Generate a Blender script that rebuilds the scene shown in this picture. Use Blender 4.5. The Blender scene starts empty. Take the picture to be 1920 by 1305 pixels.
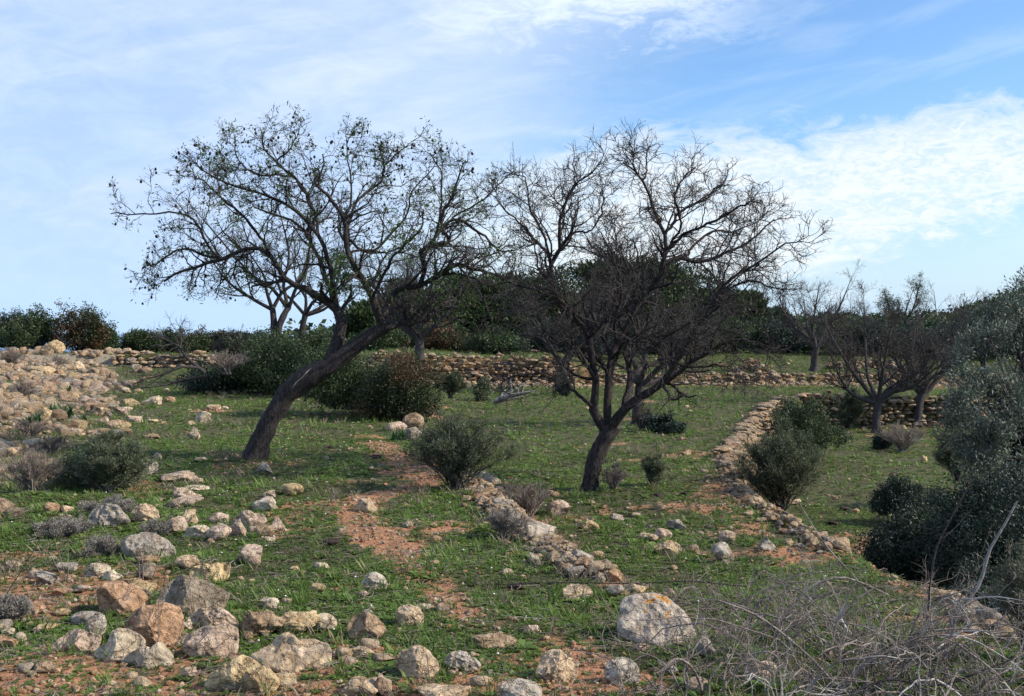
import bpy, bmesh, math, random
import numpy as np
from mathutils import Vector, noise as mnoise
R = math.radians
sc = bpy.context.scene
C = sc.collection
rng = np.random.default_rng(7)
random.seed(7)

# ------------------------------------------------------------------ camera
F = 2059.0                      # focal length in photo pixels (1920 wide)
CAMZ = 1.65
PITCH = math.atan(32.5 / F)
cam = bpy.data.cameras.new('camera')
cam.lens = 36.0 * F / 1920.0
cam.sensor_width = 36.0
cam.clip_start = 0.05
cam.clip_end = 9000
camo = bpy.data.objects.new('camera', cam)
camo.location = (0, 0, CAMZ)
camo.rotation_euler = (math.pi / 2 - PITCH, 0, 0)
C.objects.link(camo)
sc.camera = camo

# ------------------------------------------------------------------ node expression helper
class E:
    """tiny wrapper so that node math reads as arithmetic"""
    def __init__(s, nt, sock): s.nt = nt; s.s = sock
    @staticmethod
    def m(nt, op, *a):
        n = nt.nodes.new('ShaderNodeMath'); n.operation = op
        for i, v in enumerate(a):
            if isinstance(v, E): nt.links.new(v.s, n.inputs[i])
            else: n.inputs[i].default_value = v
        return E(nt, n.outputs[0])
    def __add__(s, o): return E.m(s.nt, 'ADD', s, o)
    __radd__ = __add__
    def __sub__(s, o): return E.m(s.nt, 'SUBTRACT', s, o)
    def __rsub__(s, o): return E.m(s.nt, 'SUBTRACT', o, s)
    def __mul__(s, o): return E.m(s.nt, 'MULTIPLY', s, o)
    __rmul__ = __mul__
    def __truediv__(s, o): return E.m(s.nt, 'DIVIDE', s, o)
    def mx(s, o): return E.m(s.nt, 'MAXIMUM', s, o)
    def mn(s, o): return E.m(s.nt, 'MINIMUM', s, o)
    def ss(s, a, b, lo=0.0, hi=1.0):
        n = s.nt.nodes.new('ShaderNodeMapRange'); n.interpolation_type = 'SMOOTHSTEP'
        s.nt.links.new(s.s, n.inputs[0])
        n.inputs[1].default_value = a; n.inputs[2].default_value = b
        n.inputs[3].default_value = lo; n.inputs[4].default_value = hi
        return E(s.nt, n.outputs[0])

def mixc(nt, fac, a, b, mode='MIX'):
    n = nt.nodes.new('ShaderNodeMix'); n.data_type = 'RGBA'; n.blend_type = mode
    for k, v in ((0, fac), (6, a), (7, b)):
        if isinstance(v, E): nt.links.new(v.s, n.inputs[k])
        elif hasattr(v, 'is_linked'): nt.links.new(v, n.inputs[k])
        elif k == 0: n.inputs[0].default_value = v
        else: n.inputs[k].default_value = (*v, 1.0)
    return n.outputs[2]

def noise_tex(nt, vec, scale, detail=4, rough=0.55, dist=0.0, col=False):
    n = nt.nodes.new('ShaderNodeTexNoise')
    n.inputs['Scale'].default_value = scale; n.inputs['Detail'].default_value = detail
    n.inputs['Roughness'].default_value = rough; n.inputs['Distortion'].default_value = dist
    if vec is not None: nt.links.new(vec, n.inputs['Vector'])
    return n.outputs['Color'] if col else E(nt, n.outputs[0])

# ------------------------------------------------------------------ sun and sky
SUN_AZ, SUN_EL = R(97), R(36)
sl = bpy.data.lights.new('sun', 'SUN'); sl.energy = 5.0; sl.angle = R(0.6); sl.color = (1.0, 0.90, 0.76)
so = bpy.data.objects.new('sun', sl); C.objects.link(so)
sd = Vector((math.sin(SUN_AZ) * math.cos(SUN_EL), math.cos(SUN_AZ) * math.cos(SUN_EL), math.sin(SUN_EL)))
so.rotation_euler = sd.to_track_quat('Z', 'Y').to_euler()
so.location = (20, 10, 20)

w = bpy.data.worlds.new('World'); sc.world = w; w.use_nodes = True
nt = w.node_tree; nt.nodes.clear()
out = nt.nodes.new('ShaderNodeOutputWorld'); bg = nt.nodes.new('ShaderNodeBackground')
sky = nt.nodes.new('ShaderNodeTexSky'); sky.sky_type = 'NISHITA'; sky.sun_disc = False
sky.sun_elevation = SUN_EL; sky.sun_rotation = SUN_AZ
sky.air_density = 1.0; sky.dust_density = 0.6; sky.ozone_density = 2.0
tc = nt.nodes.new('ShaderNodeTexCoord'); sp = nt.nodes.new('ShaderNodeSeparateXYZ')
nt.links.new(tc.outputs['Generated'], sp.inputs[0])
X, Y, Z = (E(nt, sp.outputs[i]) for i in range(3))
az = E.m(nt, 'ARCTAN2', X, Y); el = E.m(nt, 'ARCSINE', Z)
S = E.m(nt, 'TANGENT', az.mx(-1.3).mn(1.3)) * 2.059      # angular units: 0.96 = right edge of the view
T = el * 2.1                                   # 0 = horizon, 0.62 = top of the view
cb = nt.nodes.new('ShaderNodeCombineXYZ'); nt.links.new(S.s, cb.inputs[0]); nt.links.new((T * 2.6).s, cb.inputs[1]); nt.links.new((az * 0.3).s, cb.inputs[2])
cv = cb.outputs[0]
nb = noise_tex(nt, cv, 2.2, 5, 0.55, 0.6)            # broad
nm = noise_tex(nt, cv, 9.0, 6, 0.62, 0.9)            # mid
nf = noise_tex(nt, cv, 30.0, 5, 0.6, 1.2)            # ripples
cb2 = nt.nodes.new('ShaderNodeCombineXYZ'); nt.links.new((S * 0.45 + T * 0.5).s, cb2.inputs[0]); nt.links.new((T * 3.0 - S * 0.6).s, cb2.inputs[1])
nst = noise_tex(nt, cb2.outputs[0], 5.0, 4, 0.55, 0.5)
wob = (nm - 0.5) * 0.30 + (nb - 0.5) * 0.22 + (nf - 0.5) * 0.10
# veil over the left half of the sky
edge = S - 0.10 + (T - 0.36) * (-0.55)
veil = (edge + wob).ss(-0.34, 0.22, 1.0, 0.0)
# cloud along the top, centre to right
top = ((T - 0.575 - (S * -0.02)) + wob * 0.8).ss(-0.06, 0.06) * ((S + wob).ss(0.25, 0.66, 1.0, 0.0)) * (S + wob).ss(-0.25, 0.15)
# bright band widening towards the right edge
up = 0.35 + 0.075 * (S - 0.40).mx(0.0) + (S - 0.25).mn(0.0) * 0.10
lo = (S - 0.50).mx(0.0) * 0.28 + 0.085 + (0.40 - S).mx(0.0) * 0.02
bandm = (T + wob * 0.75 - up).ss(-0.05, 0.035, 1.0, 0.0) * (T + wob * 0.55 - lo).ss(-0.03, 0.05)
band = bandm * (S + wob).ss(-0.35, 0.25)
# thin streaks low on the right
stre = nst.ss(0.50, 0.72) * ((T + (nb - 0.5) * 0.03 - 0.062).ss(-0.03, 0.0) * (T - 0.062).ss(0.0, 0.03, 1.0, 0.0)) * (S + wob).ss(0.42, 0.6)
ripple = (nf * 0.6 + nm * 0.4).ss(0.36, 0.60) * 0.5 + 0.5
fine = nm.ss(0.25, 0.75)
skyc = sky.outputs[0]
# blue of this sky (slightly deeper than the model's near-horizon haze)
tint = mixc(nt, T.ss(0.0, 0.45), (0.98, 1.04, 1.16), (0.84, 1.06, 1.28))
sky2 = mixc(nt, 1.0, skyc, tint, 'MULTIPLY')
# every cloud colour below is divided by the strength of the background
K = 1.0 / 0.12
veilc = mixc(nt, (fine * 0.55 + (S * 1.0).ss(-0.9, 0.2) * 0.5), (0.40 * K, 0.535 * K, 0.84 * K), (0.57 * K, 0.675 * K, 0.82 * K))
c1 = mixc(nt, veil * ((nb + nst - 1.0).ss(-0.3, 0.3) * 0.25 + 0.74), sky2, veilc)
hz = mixc(nt, (T).ss(-0.02, 0.26, 0.80, 0.0), c1, (0.44 * K, 0.63 * K, 0.86 * K))
c2 = mixc(nt, band * ripple * 0.92, hz, (0.76 * K, 0.795 * K, 0.82 * K))
c3 = mixc(nt, (top * (ripple * 0.5 + 0.2)).mx(stre * 0.7), c2, (0.78 * K, 0.85 * K, 0.93 * K))
wis = mixc(nt, nst.ss(0.45, 0.75) * 0.22 * T.ss(0.05, 0.2), c3, (0.72 * K, 0.82 * K, 0.92 * K))
nt.links.new(wis, bg.inputs[0]); bg.inputs[1].default_value = 0.12
nt.links.new(bg.outputs[0], out.inputs[0])
sc.view_settings.view_transform = 'Standard'; sc.view_settings.look = 'None'
sc.view_settings.exposure = 0.40; sc.view_settings.gamma = 1.0
sc.cycles.max_bounces = 5; sc.cycles.diffuse_bounces = 2; sc.cycles.glossy_bounces = 2
sc.cycles.transmission_bounces = 3; sc.cycles.transparent_max_bounces = 4

# ------------------------------------------------------------------ numeric helpers
def ss(a, b, v):
    t = np.clip((np.asarray(v, float) - a) / (b - a), 0, 1)
    return t * t * (3 - 2 * t)

def _hash(i, j, s):
    n = (i * 374761393 + j * 668265263 + s * 1442695041) & 0xFFFFFFFF
    n = ((n ^ (n >> 13)) * 1274126177) & 0xFFFFFFFF
    return ((n ^ (n >> 16)) & 0xFFFF) / 65535.0

def vn(x, y, s=0):
    x = np.asarray(x, float); y = np.asarray(y, float)
    i = np.floor(x).astype(np.int64); j = np.floor(y).astype(np.int64)
    fx = x - i; fy = y - j
    fx = fx * fx * (3 - 2 * fx); fy = fy * fy * (3 - 2 * fy)
    a = _hash(i, j, s); b = _hash(i + 1, j, s); c = _hash(i, j + 1, s); d = _hash(i + 1, j + 1, s)
    return (a * (1 - fx) + b * fx) * (1 - fy) + (c * (1 - fx) + d * fx) * fy

def fbm(x, y, s=0, o=4):
    v = 0; a = .5; f = 1
    for k in range(o):
        v = v + a * vn(x * f, y * f, s + k * 17); a *= .5; f *= 2.03
    return v / (1 - .5 ** o)

def sdist(x, y, pts):
    """signed distance to a polyline, positive on its right-hand side"""
    x = np.asarray(x, float); y = np.asarray(y, float)
    best = np.full(np.broadcast(x, y).shape, 1e9); sg = np.ones_like(best)
    for (x0, y0), (x1, y1) in zip(pts[:-1], pts[1:]):
        dx, dy = x1 - x0, y1 - y0; L = dx * dx + dy * dy
        t = np.clip(((x - x0) * dx + (y - y0) * dy) / L, 0, 1)
        ex = x - x0 - t * dx; ey = y - y0 - t * dy
        d = np.sqrt(ex * ex + ey * ey)
        side = np.sign(dy * (x - x0) - dx * (y - y0)); side = np.where(side == 0, 1, side)
        m = d < best - 1e-9
        best = np.where(m, d, best); sg = np.where(m, side, sg)
    return best * sg

EDGE1 = [(2.2, -6), (1.75, 3), (1.35, 5.2), (.80, 7.1), (.25, 9.1), (-.5, 12.4), (-1.6, 18.6), (-2.6, 26), (-4, 38), (-6, 60)]
EDGE2 = [(4.4, -6), (3.9, 4), (3.35, 7), (3.05, 8.3), (2.85, 9.8), (2.76, 11.5), (2.78, 13), (3.25, 16.3), (4.3, 20), (6.3, 27), (8.2, 31), (30, 31.6), (70, 31)]
BANK = [(-3.2, -6), (-3.6, 6), (-4.3, 9), (-5.0, 12), (-6.9, 18.5), (-10.0, 28), (-12.3, 34), (-14, 39), (-20, 60)]

def Hh(x, y, micro=True):
    x = np.asarray(x, float); y = np.asarray(y, float)
    s1 = sdist(x, y, EDGE1) + (vn(x * 2.1, y * 2.1, 5) - .5) * .15
    w1 = .28 + np.maximum(0, y - 13) * .12
    z = -.25 * ss(-.35, 1.0, s1 / w1)
    s2 = sdist(x, y, EDGE2)
    w2 = np.where(y < 14.5, .75, .16)
    w2 = .16 + .6 * (1 - ss(13.2, 15.2, y))
    z = z - .85 * ss(-.15, 1.0, s2 / w2)
    s3 = -sdist(x, y, BANK)
    z = z + (.98 * ss(-.5, 7.5, s3)) * ss(6.5, 13, y) * (1 - ss(41, 52, y)) + .25 * ss(0, 4, s3) * (1 - ss(6.5, 13, y))
    # rear terraces
    rt = ss(1.6, 3.2, x); r = ((.95 - .57 * rt) * ss(38.0, 38.35, y) + .57 * rt * ss(38.5, 49, y)) * ss(-6, -4, x)
    l = .30 * ss(30, 39, y) * (1 - ss(-6, -4, x)) + .45 * ss(39.5, 40.2, y) * (1 - ss(-6, -4, x))
    z = z + r + l * (1 - ss(0, 6, s3))
    # right-hand hillside and far ridge
    az_ = x / np.maximum(y, 5)
    z = z + ss(48, 120, y) * ss(.10, .26, az_) * 3.0 * (1 - ss(150, 420, y))
    z = z + ss(45, 85, y) * ss(.36, .60, az_) * 5.5 * (1 - ss(150, 420, y))
    z = z - ss(60, 400, y) * 30 - ss(-40, -200, y) * 5
    z = z + (fbm(x * .35, y * .35, 3) - .5) * .12 + (vn(x * 1.7, y * 1.7, 4) - .5) * .05
    if micro:
        z = z + (fbm(x * 7, y * 7, 8, 3) - .5) * .035 * ss(60, 20, y)
    return z

def ray(px, py):
    a, b = px - 960.0, 652.5 - py
    return a, F * math.cos(PITCH) + b * math.sin(PITCH), b * math.cos(PITCH) - F * math.sin(PITCH)

def P(px, py, d):
    a, y, z = ray(px, py)
    return np.array((a / y * d, d, CAMZ + z / y * d))

_D = np.geomspace(3.0, 150, 2600)
def G(px, py):
    """ground point seen at that bearing"""
    a, y, z = ray(px, py)
    xs = a / y * _D; zs = CAMZ + z / y * _D
    g = Hh(xs, _D, False)
    k = int(np.argmax(zs <= g)) if (zs <= g).any() else len(_D) - 1
    return np.array((xs[k], _D[k], g[k]))

def hz1(x, y): return float(Hh(np.array([x]), np.array([y]))[0])

# ------------------------------------------------------------------ mesh helpers
def link_mesh(name, V, Fc, mat, parent=None, smooth=True, attrs=None, mats=None, midx=None):
    V = np.ascontiguousarray(V, dtype=np.float32).reshape(-1, 3)
    Fc = np.ascontiguousarray(Fc, dtype=np.int32)
    k = Fc.shape[1]; n = len(Fc)
    me = bpy.data.meshes.new(name)
    me.vertices.add(len(V)); me.vertices.foreach_set('co', V.ravel())
    me.loops.add(n * k); me.loops.foreach_set('vertex_index', Fc.ravel())
    me.polygons.add(n)
    me.polygons.foreach_set('loop_start', np.arange(0, n * k, k, dtype=np.int32))
    me.polygons.foreach_set('use_smooth', np.full(n, smooth))
    for m in (mats or [mat]): me.materials.append(m)
    if midx is not None: me.polygons.foreach_set('material_index', midx.astype(np.int32))
    me.update(calc_edges=True)
    for nm, arr in (attrs or {}).items():
        at = me.attributes.new(nm, 'FLOAT', 'POINT'); at.data.foreach_set('value', np.ascontiguousarray(arr, dtype=np.float32))
    me.validate()
    o = bpy.data.objects.new(name, me); C.objects.link(o)
    if parent is not None: o.parent = parent
    return o

def tag(o, label, cat, group=None):
    o['label'] = label; o['category'] = cat
    if group: o['group'] = group
    return o

def empty(name, loc, label, cat, group=None):
    o = bpy.data.objects.new(name, None); C.objects.link(o); o.location = tuple(float(v) for v in loc)
    o.empty_display_size = .2
    return tag(o, label, cat, group)

def structure(o): o['kind'] = 'structure'; return o
def stuff(o): o['kind'] = 'stuff'; return o

def rotz(a):
    c, s = np.cos(a), np.sin(a); M = np.zeros(a.shape + (3, 3))
    M[..., 0, 0] = c; M[..., 0, 1] = -s; M[..., 1, 0] = s; M[..., 1, 1] = c; M[..., 2, 2] = 1
    return M
def rotx(a):
    c, s = np.cos(a), np.sin(a); M = np.zeros(a.shape + (3, 3))
    M[..., 1, 1] = c; M[..., 1, 2] = -s; M[..., 2, 1] = s; M[..., 2, 2] = c; M[..., 0, 0] = 1
    return M

def scatter(templates, faces, pos, scl, rot, pick):
    """templates: list of (n,3) arrays with the same faces; returns V, F and the instance number of every vertex"""
    T_ = np.stack(templates)[pick]                         # N,n,3
    V = np.einsum('nij,nkj->nki', rot, T_ * scl[:, None, :]) + pos[:, None, :]
    n = T_.shape[1]; N = len(pos)
    Fc = (faces[None] + (np.arange(N) * n)[:, None, None]).reshape(-1, faces.shape[1])
    return V.reshape(-1, 3), Fc, np.repeat(np.arange(N), n)

def unit(v): return v / np.maximum(np.linalg.norm(v, axis=-1, keepdims=True), 1e-9)

def tubes(paths, radii, sides, cap=False):
    """paths N,P,3 ; radii N,P -> V,F(quads)"""
    N, Pn, _ = paths.shape
    t = np.empty_like(paths); t[:, 1:-1] = paths[:, 2:] - paths[:, :-2]; t[:, 0] = paths[:, 1] - paths[:, 0]; t[:, -1] = paths[:, -1] - paths[:, -2]
    t = unit(t)
    ref = np.where(np.abs(t[:, :1, 2:3]) > .9, np.array([[[1., 0, 0]]]), np.array([[[0, 0, 1.]]]))
    ref = np.broadcast_to(ref, t.shape).copy()
    u = unit(np.cross(t, ref))
    for k in range(1, Pn):                                   # transport the frame
        uu = u[:, k - 1] - (u[:, k - 1] * t[:, k]).sum(-1, keepdims=True) * t[:, k]
        u[:, k] = unit(uu)
    v = np.cross(t, u)
    a = np.linspace(0, 2 * np.pi, sides, endpoint=False)
    V = paths[:, :, None] + radii[:, :, None, None] * (u[:, :, None] * np.cos(a)[:, None] + v[:, :, None] * np.sin(a)[:, None])
    idx = np.arange(N * Pn * sides).reshape(N, Pn, sides)
    a0 = idx[:, :-1]; b0 = idx[:, 1:]
    Fc = np.stack([a0, np.roll(a0, -1, 2), np.roll(b0, -1, 2), b0], -1).reshape(-1, 4)
    return V.reshape(-1, 3), Fc

def join(parts):
    Vs, Fs, o = [], [], 0
    for V, Fc in parts:
        if len(V) == 0: continue
        Vs.append(V); Fs.append(Fc + o); o += len(V)
    return np.concatenate(Vs), np.concatenate(Fs)

def spline(pts, n):
    """Catmull-Rom resample of rows (any width)"""
    pts = np.asarray(pts, float)
    if len(pts) == 2: return pts[0] + (pts[1] - pts[0]) * np.linspace(0, 1, n)[:, None]
    p = np.vstack([2 * pts[0] - pts[1], pts, 2 * pts[-1] - pts[-2]])
    seg = np.linalg.norm(np.diff(pts[:, :3], axis=0), axis=1); cum = np.r_[0, np.cumsum(seg)]
    s = np.linspace(0, cum[-1], n); k = np.clip(np.searchsorted(cum, s, 'right') - 1, 0, len(seg) - 1)
    t = ((s - cum[k]) / np.maximum(seg[k], 1e-6))[:, None]
    a, b, c, d = p[k], p[k + 1], p[k + 2], p[k + 3]
    return .5 * (2 * b + (c - a) * t + (2 * a - 5 * b + 4 * c - d) * t * t + (3 * b - a - 3 * c + d) * t ** 3)

def grow(par, prad, roots, per, lmin, lmax, steps, ang=(30, 70), up=.25, wig=.25, t0=.2, rfac=.6, rmin=.002, lf=None, g=rng, droop=0, flat=1.0):
    """children of every parent path, all at once"""
    N, Pn, _ = par.shape
    cnt = np.full(N, per) if np.isscalar(per) else per
    pi = np.repeat(np.arange(N), cnt); M = len(pi)
    t = t0 + (1 - t0) * g.random(M) ** .85
    f = t * (Pn - 1); k = np.minimum(f.astype(int), Pn - 2); fr = (f - k)[:, None]
    base = par[pi, k] * (1 - fr) + par[pi, k + 1] * fr
    tan = unit(par[pi, k + 1] - par[pi, k])
    br = prad[pi, k] * (1 - fr[:, 0]) + prad[pi, k + 1] * fr[:, 0]
    rnd = unit(g.normal(size=(M, 3)) * np.array((1, 1, flat)))
    side = unit(np.cross(tan, rnd))
    a = np.radians(g.uniform(ang[0], ang[1], M))[:, None]
    d = unit(tan * np.cos(a) + side * np.sin(a) + np.array((0, 0, up)))
    L = g.uniform(lmin, lmax, M) * (1.15 - .5 * t)
    if lf is not None: L = L * lf[pi]
    L = L * (1 - .35 * np.clip((t - .6) / .4, 0, 1))
    pts = np.empty((M, steps + 1, 3)); pts[:, 0] = base
    st = (L / steps)[:, None]
    for s in range(steps):
        d = unit(d + g.normal(size=(M, 3)) * wig + np.array((0, 0, up * .35 - droop * s)))
        pts[:, s + 1] = pts[:, s] + d * st
    r0 = np.maximum(br * rfac, rmin)
    rad = r0[:, None] * np.linspace(1, .35, steps + 1)[None]
    rad = np.maximum(rad, rmin * .6)
    return pts, rad, roots[pi]

def leaves(pos, size, aspect, g=rng, dirs=None, flat=0.0):
    """diamond leaves, one quad each"""
    N = len(pos)
    if dirs is None:
        dirs = g.normal(size=(N, 3))
    dirs = unit(dirs * np.array((1, 1, 1 - flat)))
    s = unit(np.cross(dirs, g.normal(size=(N, 3))))
    L = (size * g.uniform(.6, 1.3, N))[:, None] if np.isscalar(size) else (size * g.uniform(.6, 1.3, N))[:, None]
    Wd = L * aspect
    nrm = np.cross(dirs, s)
    a = pos; b = pos + dirs * L * .5 + s * Wd * .5 + nrm * L * .06; c = pos + dirs * L; d = pos + dirs * L * .5 - s * Wd * .5 + nrm * L * .06
    V = np.stack([a, b, c, d], 1).reshape(-1, 3)
    return V, np.arange(4 * N, dtype=np.int32).reshape(N, 4)

# ------------------------------------------------------------------ materials
def mat(name, rough=.9):
    m = bpy.data.materials.new(name); m.use_nodes = True
    n = m.node_tree; b = n.nodes['Principled BSDF']; b.inputs['Roughness'].default_value = rough
    b.inputs['Specular IOR Level'].default_value = .25
    return m, n, b

def bump(nt, b, h, strength, dist):
    n = nt.nodes.new('ShaderNodeBump'); n.inputs['Strength'].default_value = strength; n.inputs['Distance'].default_value = dist
    nt.links.new(h.s if isinstance(h, E) else h, n.inputs['Height']); nt.links.new(n.outputs[0], b.inputs['Normal'])

def leaf_mat(name, stops, trans=.35, rough=.55, attr='rnd'):
    """stops: colours picked by the per-leaf random value"""
    m = bpy.data.materials.new(name); m.use_nodes = True; n = m.node_tree; n.nodes.clear()
    o = n.nodes.new('ShaderNodeOutputMaterial')
    at = n.nodes.new('ShaderNodeAttribute'); at.attribute_name = attr
    cr = n.nodes.new('ShaderNodeValToRGB'); n.links.new(at.outputs['Fac'], cr.inputs[0])
    el_ = cr.color_ramp.elements
    for i, (p_, c) in enumerate(stops):
        e = el_[i] if i < 2 else el_.new(p_)
        e.position = p_; e.color = (*c, 1)
    d = n.nodes.new('ShaderNodeBsdfPrincipled'); d.inputs['Roughness'].default_value = rough; d.inputs['Specular IOR Level'].default_value = .3
    tr = n.nodes.new('ShaderNodeBsdfTranslucent'); mx = n.nodes.new('ShaderNodeMixShader'); mx.inputs[0].default_value = trans
    n.links.new(cr.outputs[0], d.inputs['Base Color']); n.links.new(cr.outputs[0], tr.inputs[0])
    n.links.new(d.outputs[0], mx.inputs[1]); n.links.new(tr.outputs[0], mx.inputs[2]); n.links.new(mx.outputs[0], o.inputs[0])
    return m

def bark_mat(name, c0, c1, scale=14, c2=None):
    m, n, b = mat(name, .95)
    t = n.nodes.new('ShaderNodeTexCoord'); mp = n.nodes.new('ShaderNodeMapping'); mp.inputs['Scale'].default_value = (1, 1, .3)
    n.links.new(t.outputs['Object'], mp.inputs[0])
    a = noise_tex(n, mp.outputs[0], scale * 3, 6, .7, 1.0); bb = noise_tex(n, t.outputs['Object'], scale * .25, 3)
    col = mixc(n, a.ss(.35, .7), c0, c1)
    if c2: col = mixc(n, bb.ss(.52, .68), col, c2)
    n.links.new(col, b.inputs['Base Color']); bump(n, b, a, 1.0, .035)
    return m

M_bark = bark_mat('almond bark', (.018, .014, .014), (.088, .074, .070))
M_bark2 = bark_mat('grey bark', (.035, .030, .032), (.095, .084, .080))
M_dead = bark_mat('bleached dead wood', (.20, .18, .165), (.42, .39, .36))
M_twig = bark_mat('sunlit grey twig', (.030, .026, .025), (.105, .092, .086), 6)  # lighter than almond bark: sunlit look of fine twigs put into the colour
M_heath = leaf_mat('grey heather', [(0, (.13, .115, .095)), (.5, (.22, .20, .165)), (1, (.34, .31, .28))], .2)
M_cane = bark_mat('dry cane', (.15, .115, .095), (.36, .31, .275), 6, (.62, .58, .55))
M_dryt = bark_mat('dry twig', (.15, .12, .10), (.34, .29, .25), 6, (.42, .38, .35))
M_lentisk = leaf_mat('lentisk leaf', [(0, (.016, .030, .012)), (.5, (.040, .068, .024)), (.85, (.055, .082, .030)), (1, (.080, .062, .026))], .2)
M_redbush = leaf_mat('reddening leaf', [(0, (.014, .026, .012)), (.5, (.040, .056, .020)), (.8, (.095, .050, .028)), (1, (.17, .075, .035))], .25)
M_dkshrub = leaf_mat('dark shrub leaf', [(0, (.010, .020, .015)), (.6, (.022, .042, .028)), (1, (.055, .078, .060))], .15)
M_broom = leaf_mat('grey green sprig', [(0, (.050, .066, .034)), (.6, (.110, .135, .070)), (1, (.21, .22, .15))], .3)
M_olive = leaf_mat('olive leaf', [(0, (.050, .068, .050)), (.6, (.115, .145, .108)), (1, (.23, .265, .22))], .15)
M_pine = leaf_mat('pine needles', [(0, (.014, .028, .011)), (.6, (.036, .060, .019)), (1, (.060, .082, .022))], .15)
M_alm = leaf_mat('almond leaf', [(0, (.035, .070, .020)), (.6, (.070, .140, .030)), (1, (.15, .21, .06))], .55)
M_squill = leaf_mat('squill leaf', [(0, (.014, .050, .016)), (1, (.045, .115, .030))], .3, .4)
M_herb = leaf_mat('herb leaf', [(0, (.095, .070, .034)), (.13, (.066, .088, .026)), (.4, (.096, .155, .033)), (.7, (.145, .230, .050)), (.88, (.21, .25, .085)), (1, (.32, .26, .15))], .40, .55)
M_drygr = leaf_mat('dry grass', [(0, (.11, .09, .060)), (1, (.26, .22, .16))], .3)
M_nut, n_, b_ = mat('almond husk', .9); b_.inputs['Base Color'].default_value = (.020, .013, .012, 1)
M_clod, n_, b_ = mat('dark clod', .95); t_ = n_.nodes.new('ShaderNodeTexCoord')
a_ = noise_tex(n_, t_.outputs['Object'], 40, 5); n_.links.new(mixc(n_, a_, (.018, .012, .011), (.065, .042, .036)), b_.inputs['Base Color']); bump(n_, b_, a_, 1, .02)

def stone_mat(name, use_obj, base=None):
    m, n, b = mat(name, .92)
    t = n.nodes.new('ShaderNodeTexCoord'); oi = n.nodes.new('ShaderNodeObjectInfo')
    add = n.nodes.new('ShaderNodeVectorMath'); add.operation = 'ADD'
    n.links.new(t.outputs['Object'], add.inputs[0])
    vm = n.nodes.new('ShaderNodeVectorMath'); vm.operation = 'SCALE'; vm.inputs[0].default_value = (37, 51, 23)
    n.links.new(oi.outputs['Random'], vm.inputs['Scale']); n.links.new(vm.outputs[0], add.inputs[1])
    v = add.outputs[0]
    n1 = noise_tex(n, v, 5, 5, .6, .4); n2 = noise_tex(n, v, 17, 6, .68, .5); n3 = noise_tex(n, v, 75, 4, .7); n4 = noise_tex(n, v, 3.1, 4, .6, 1.0)
    if use_obj: base_c = oi.outputs['Color']
    else:
        at = n.nodes.new('ShaderNodeAttribute'); at.attribute_name = 'rnd'
        cr = n.nodes.new('ShaderNodeValToRGB'); n.links.new(at.outputs['Fac'], cr.inputs[0]); e = cr.color_ramp.elements
        st = base or [(0, (.30, .24, .17)), (.35, (.44, .335, .22)), (.6, (.36, .24, .15)), (.8, (.24, .215, .19)), (1, (.50, .41, .30))]
        for i, (p_, c) in enumerate(st):
            q = e[i] if i < 2 else e.new(p_)
            q.position = p_; q.color = (*c, 1)
        base_c = cr.outputs[0]
    c = mixc(n, n2.ss(.3, .72), mixc(n, 1.0, base_c, (.56, .50, .43), 'MULTIPLY'), mixc(n, 1.0, base_c, (1.36, 1.33, 1.28), 'MULTIPLY'))  # dark and pale tones spread wider, light and shade contrast put into the colour
    c = mixc(n, n1.ss(.54, .70) * .4, c, (.33, .30, .265))                    # grey weathering
    c = mixc(n, n4.ss(.56, .70) * .5, c, (.42, .24, .12))                     # iron stain
    c = mixc(n, (n3 + n1 * .6).ss(.92, 1.02) * .6, c, (.56, .48, .37))          # pale lichen specks
    c = mixc(n, (n3 * 1.0 + n2 * .5).ss(.58, .50) * .55, c, (.06, .048, .040))    # pits, with their shade put into the colour
    n.links.new(c, b.inputs['Base Color'])
    vo = n.nodes.new('ShaderNodeTexVoronoi'); vo.inputs['Scale'].default_value = 26; n.links.new(v, vo.inputs['Vector'])
    ve = n.nodes.new('ShaderNodeTexVoronoi'); ve.feature = 'DISTANCE_TO_EDGE'; ve.inputs['Scale'].default_value = 7
    wv = n.nodes.new('ShaderNodeVectorMath'); wv.operation = 'ADD'; n.links.new(v, wv.inputs[0]); ws = n.nodes.new('ShaderNodeVectorMath'); ws.operation = 'SCALE'; ws.inputs['Scale'].default_value = .22; n.links.new(noise_tex(n, v, 6, 5, .65, 0, True), ws.inputs[0]); n.links.new(ws.outputs[0], wv.inputs[1]); n.links.new(wv.outputs[0], ve.inputs['Vector'])
    ck = E(n, ve.outputs['Distance']).ss(.0, .035)
    c = mixc(n, (1.0 - ck) * (n4.ss(.45, .58)) * .35, c, (.12, .07, .05)); n.links.new(c, b.inputs['Base Color'])
    h = ck * .5 + n2 * .8 + n3 * .35 + E(n, vo.outputs['Distance']) * .35 + n1 * .8
    bump(n, b, h, 1.0, .055)
    return m
M_stone = stone_mat('limestone', True)
M_rubble = stone_mat('limestone rubble', False)
M_gravel = stone_mat('red gravel', False, [(0, (.30, .16, .085)), (.4, (.42, .25, .14)), (.7, (.47, .35, .23)), (1, (.52, .43, .33))])

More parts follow.
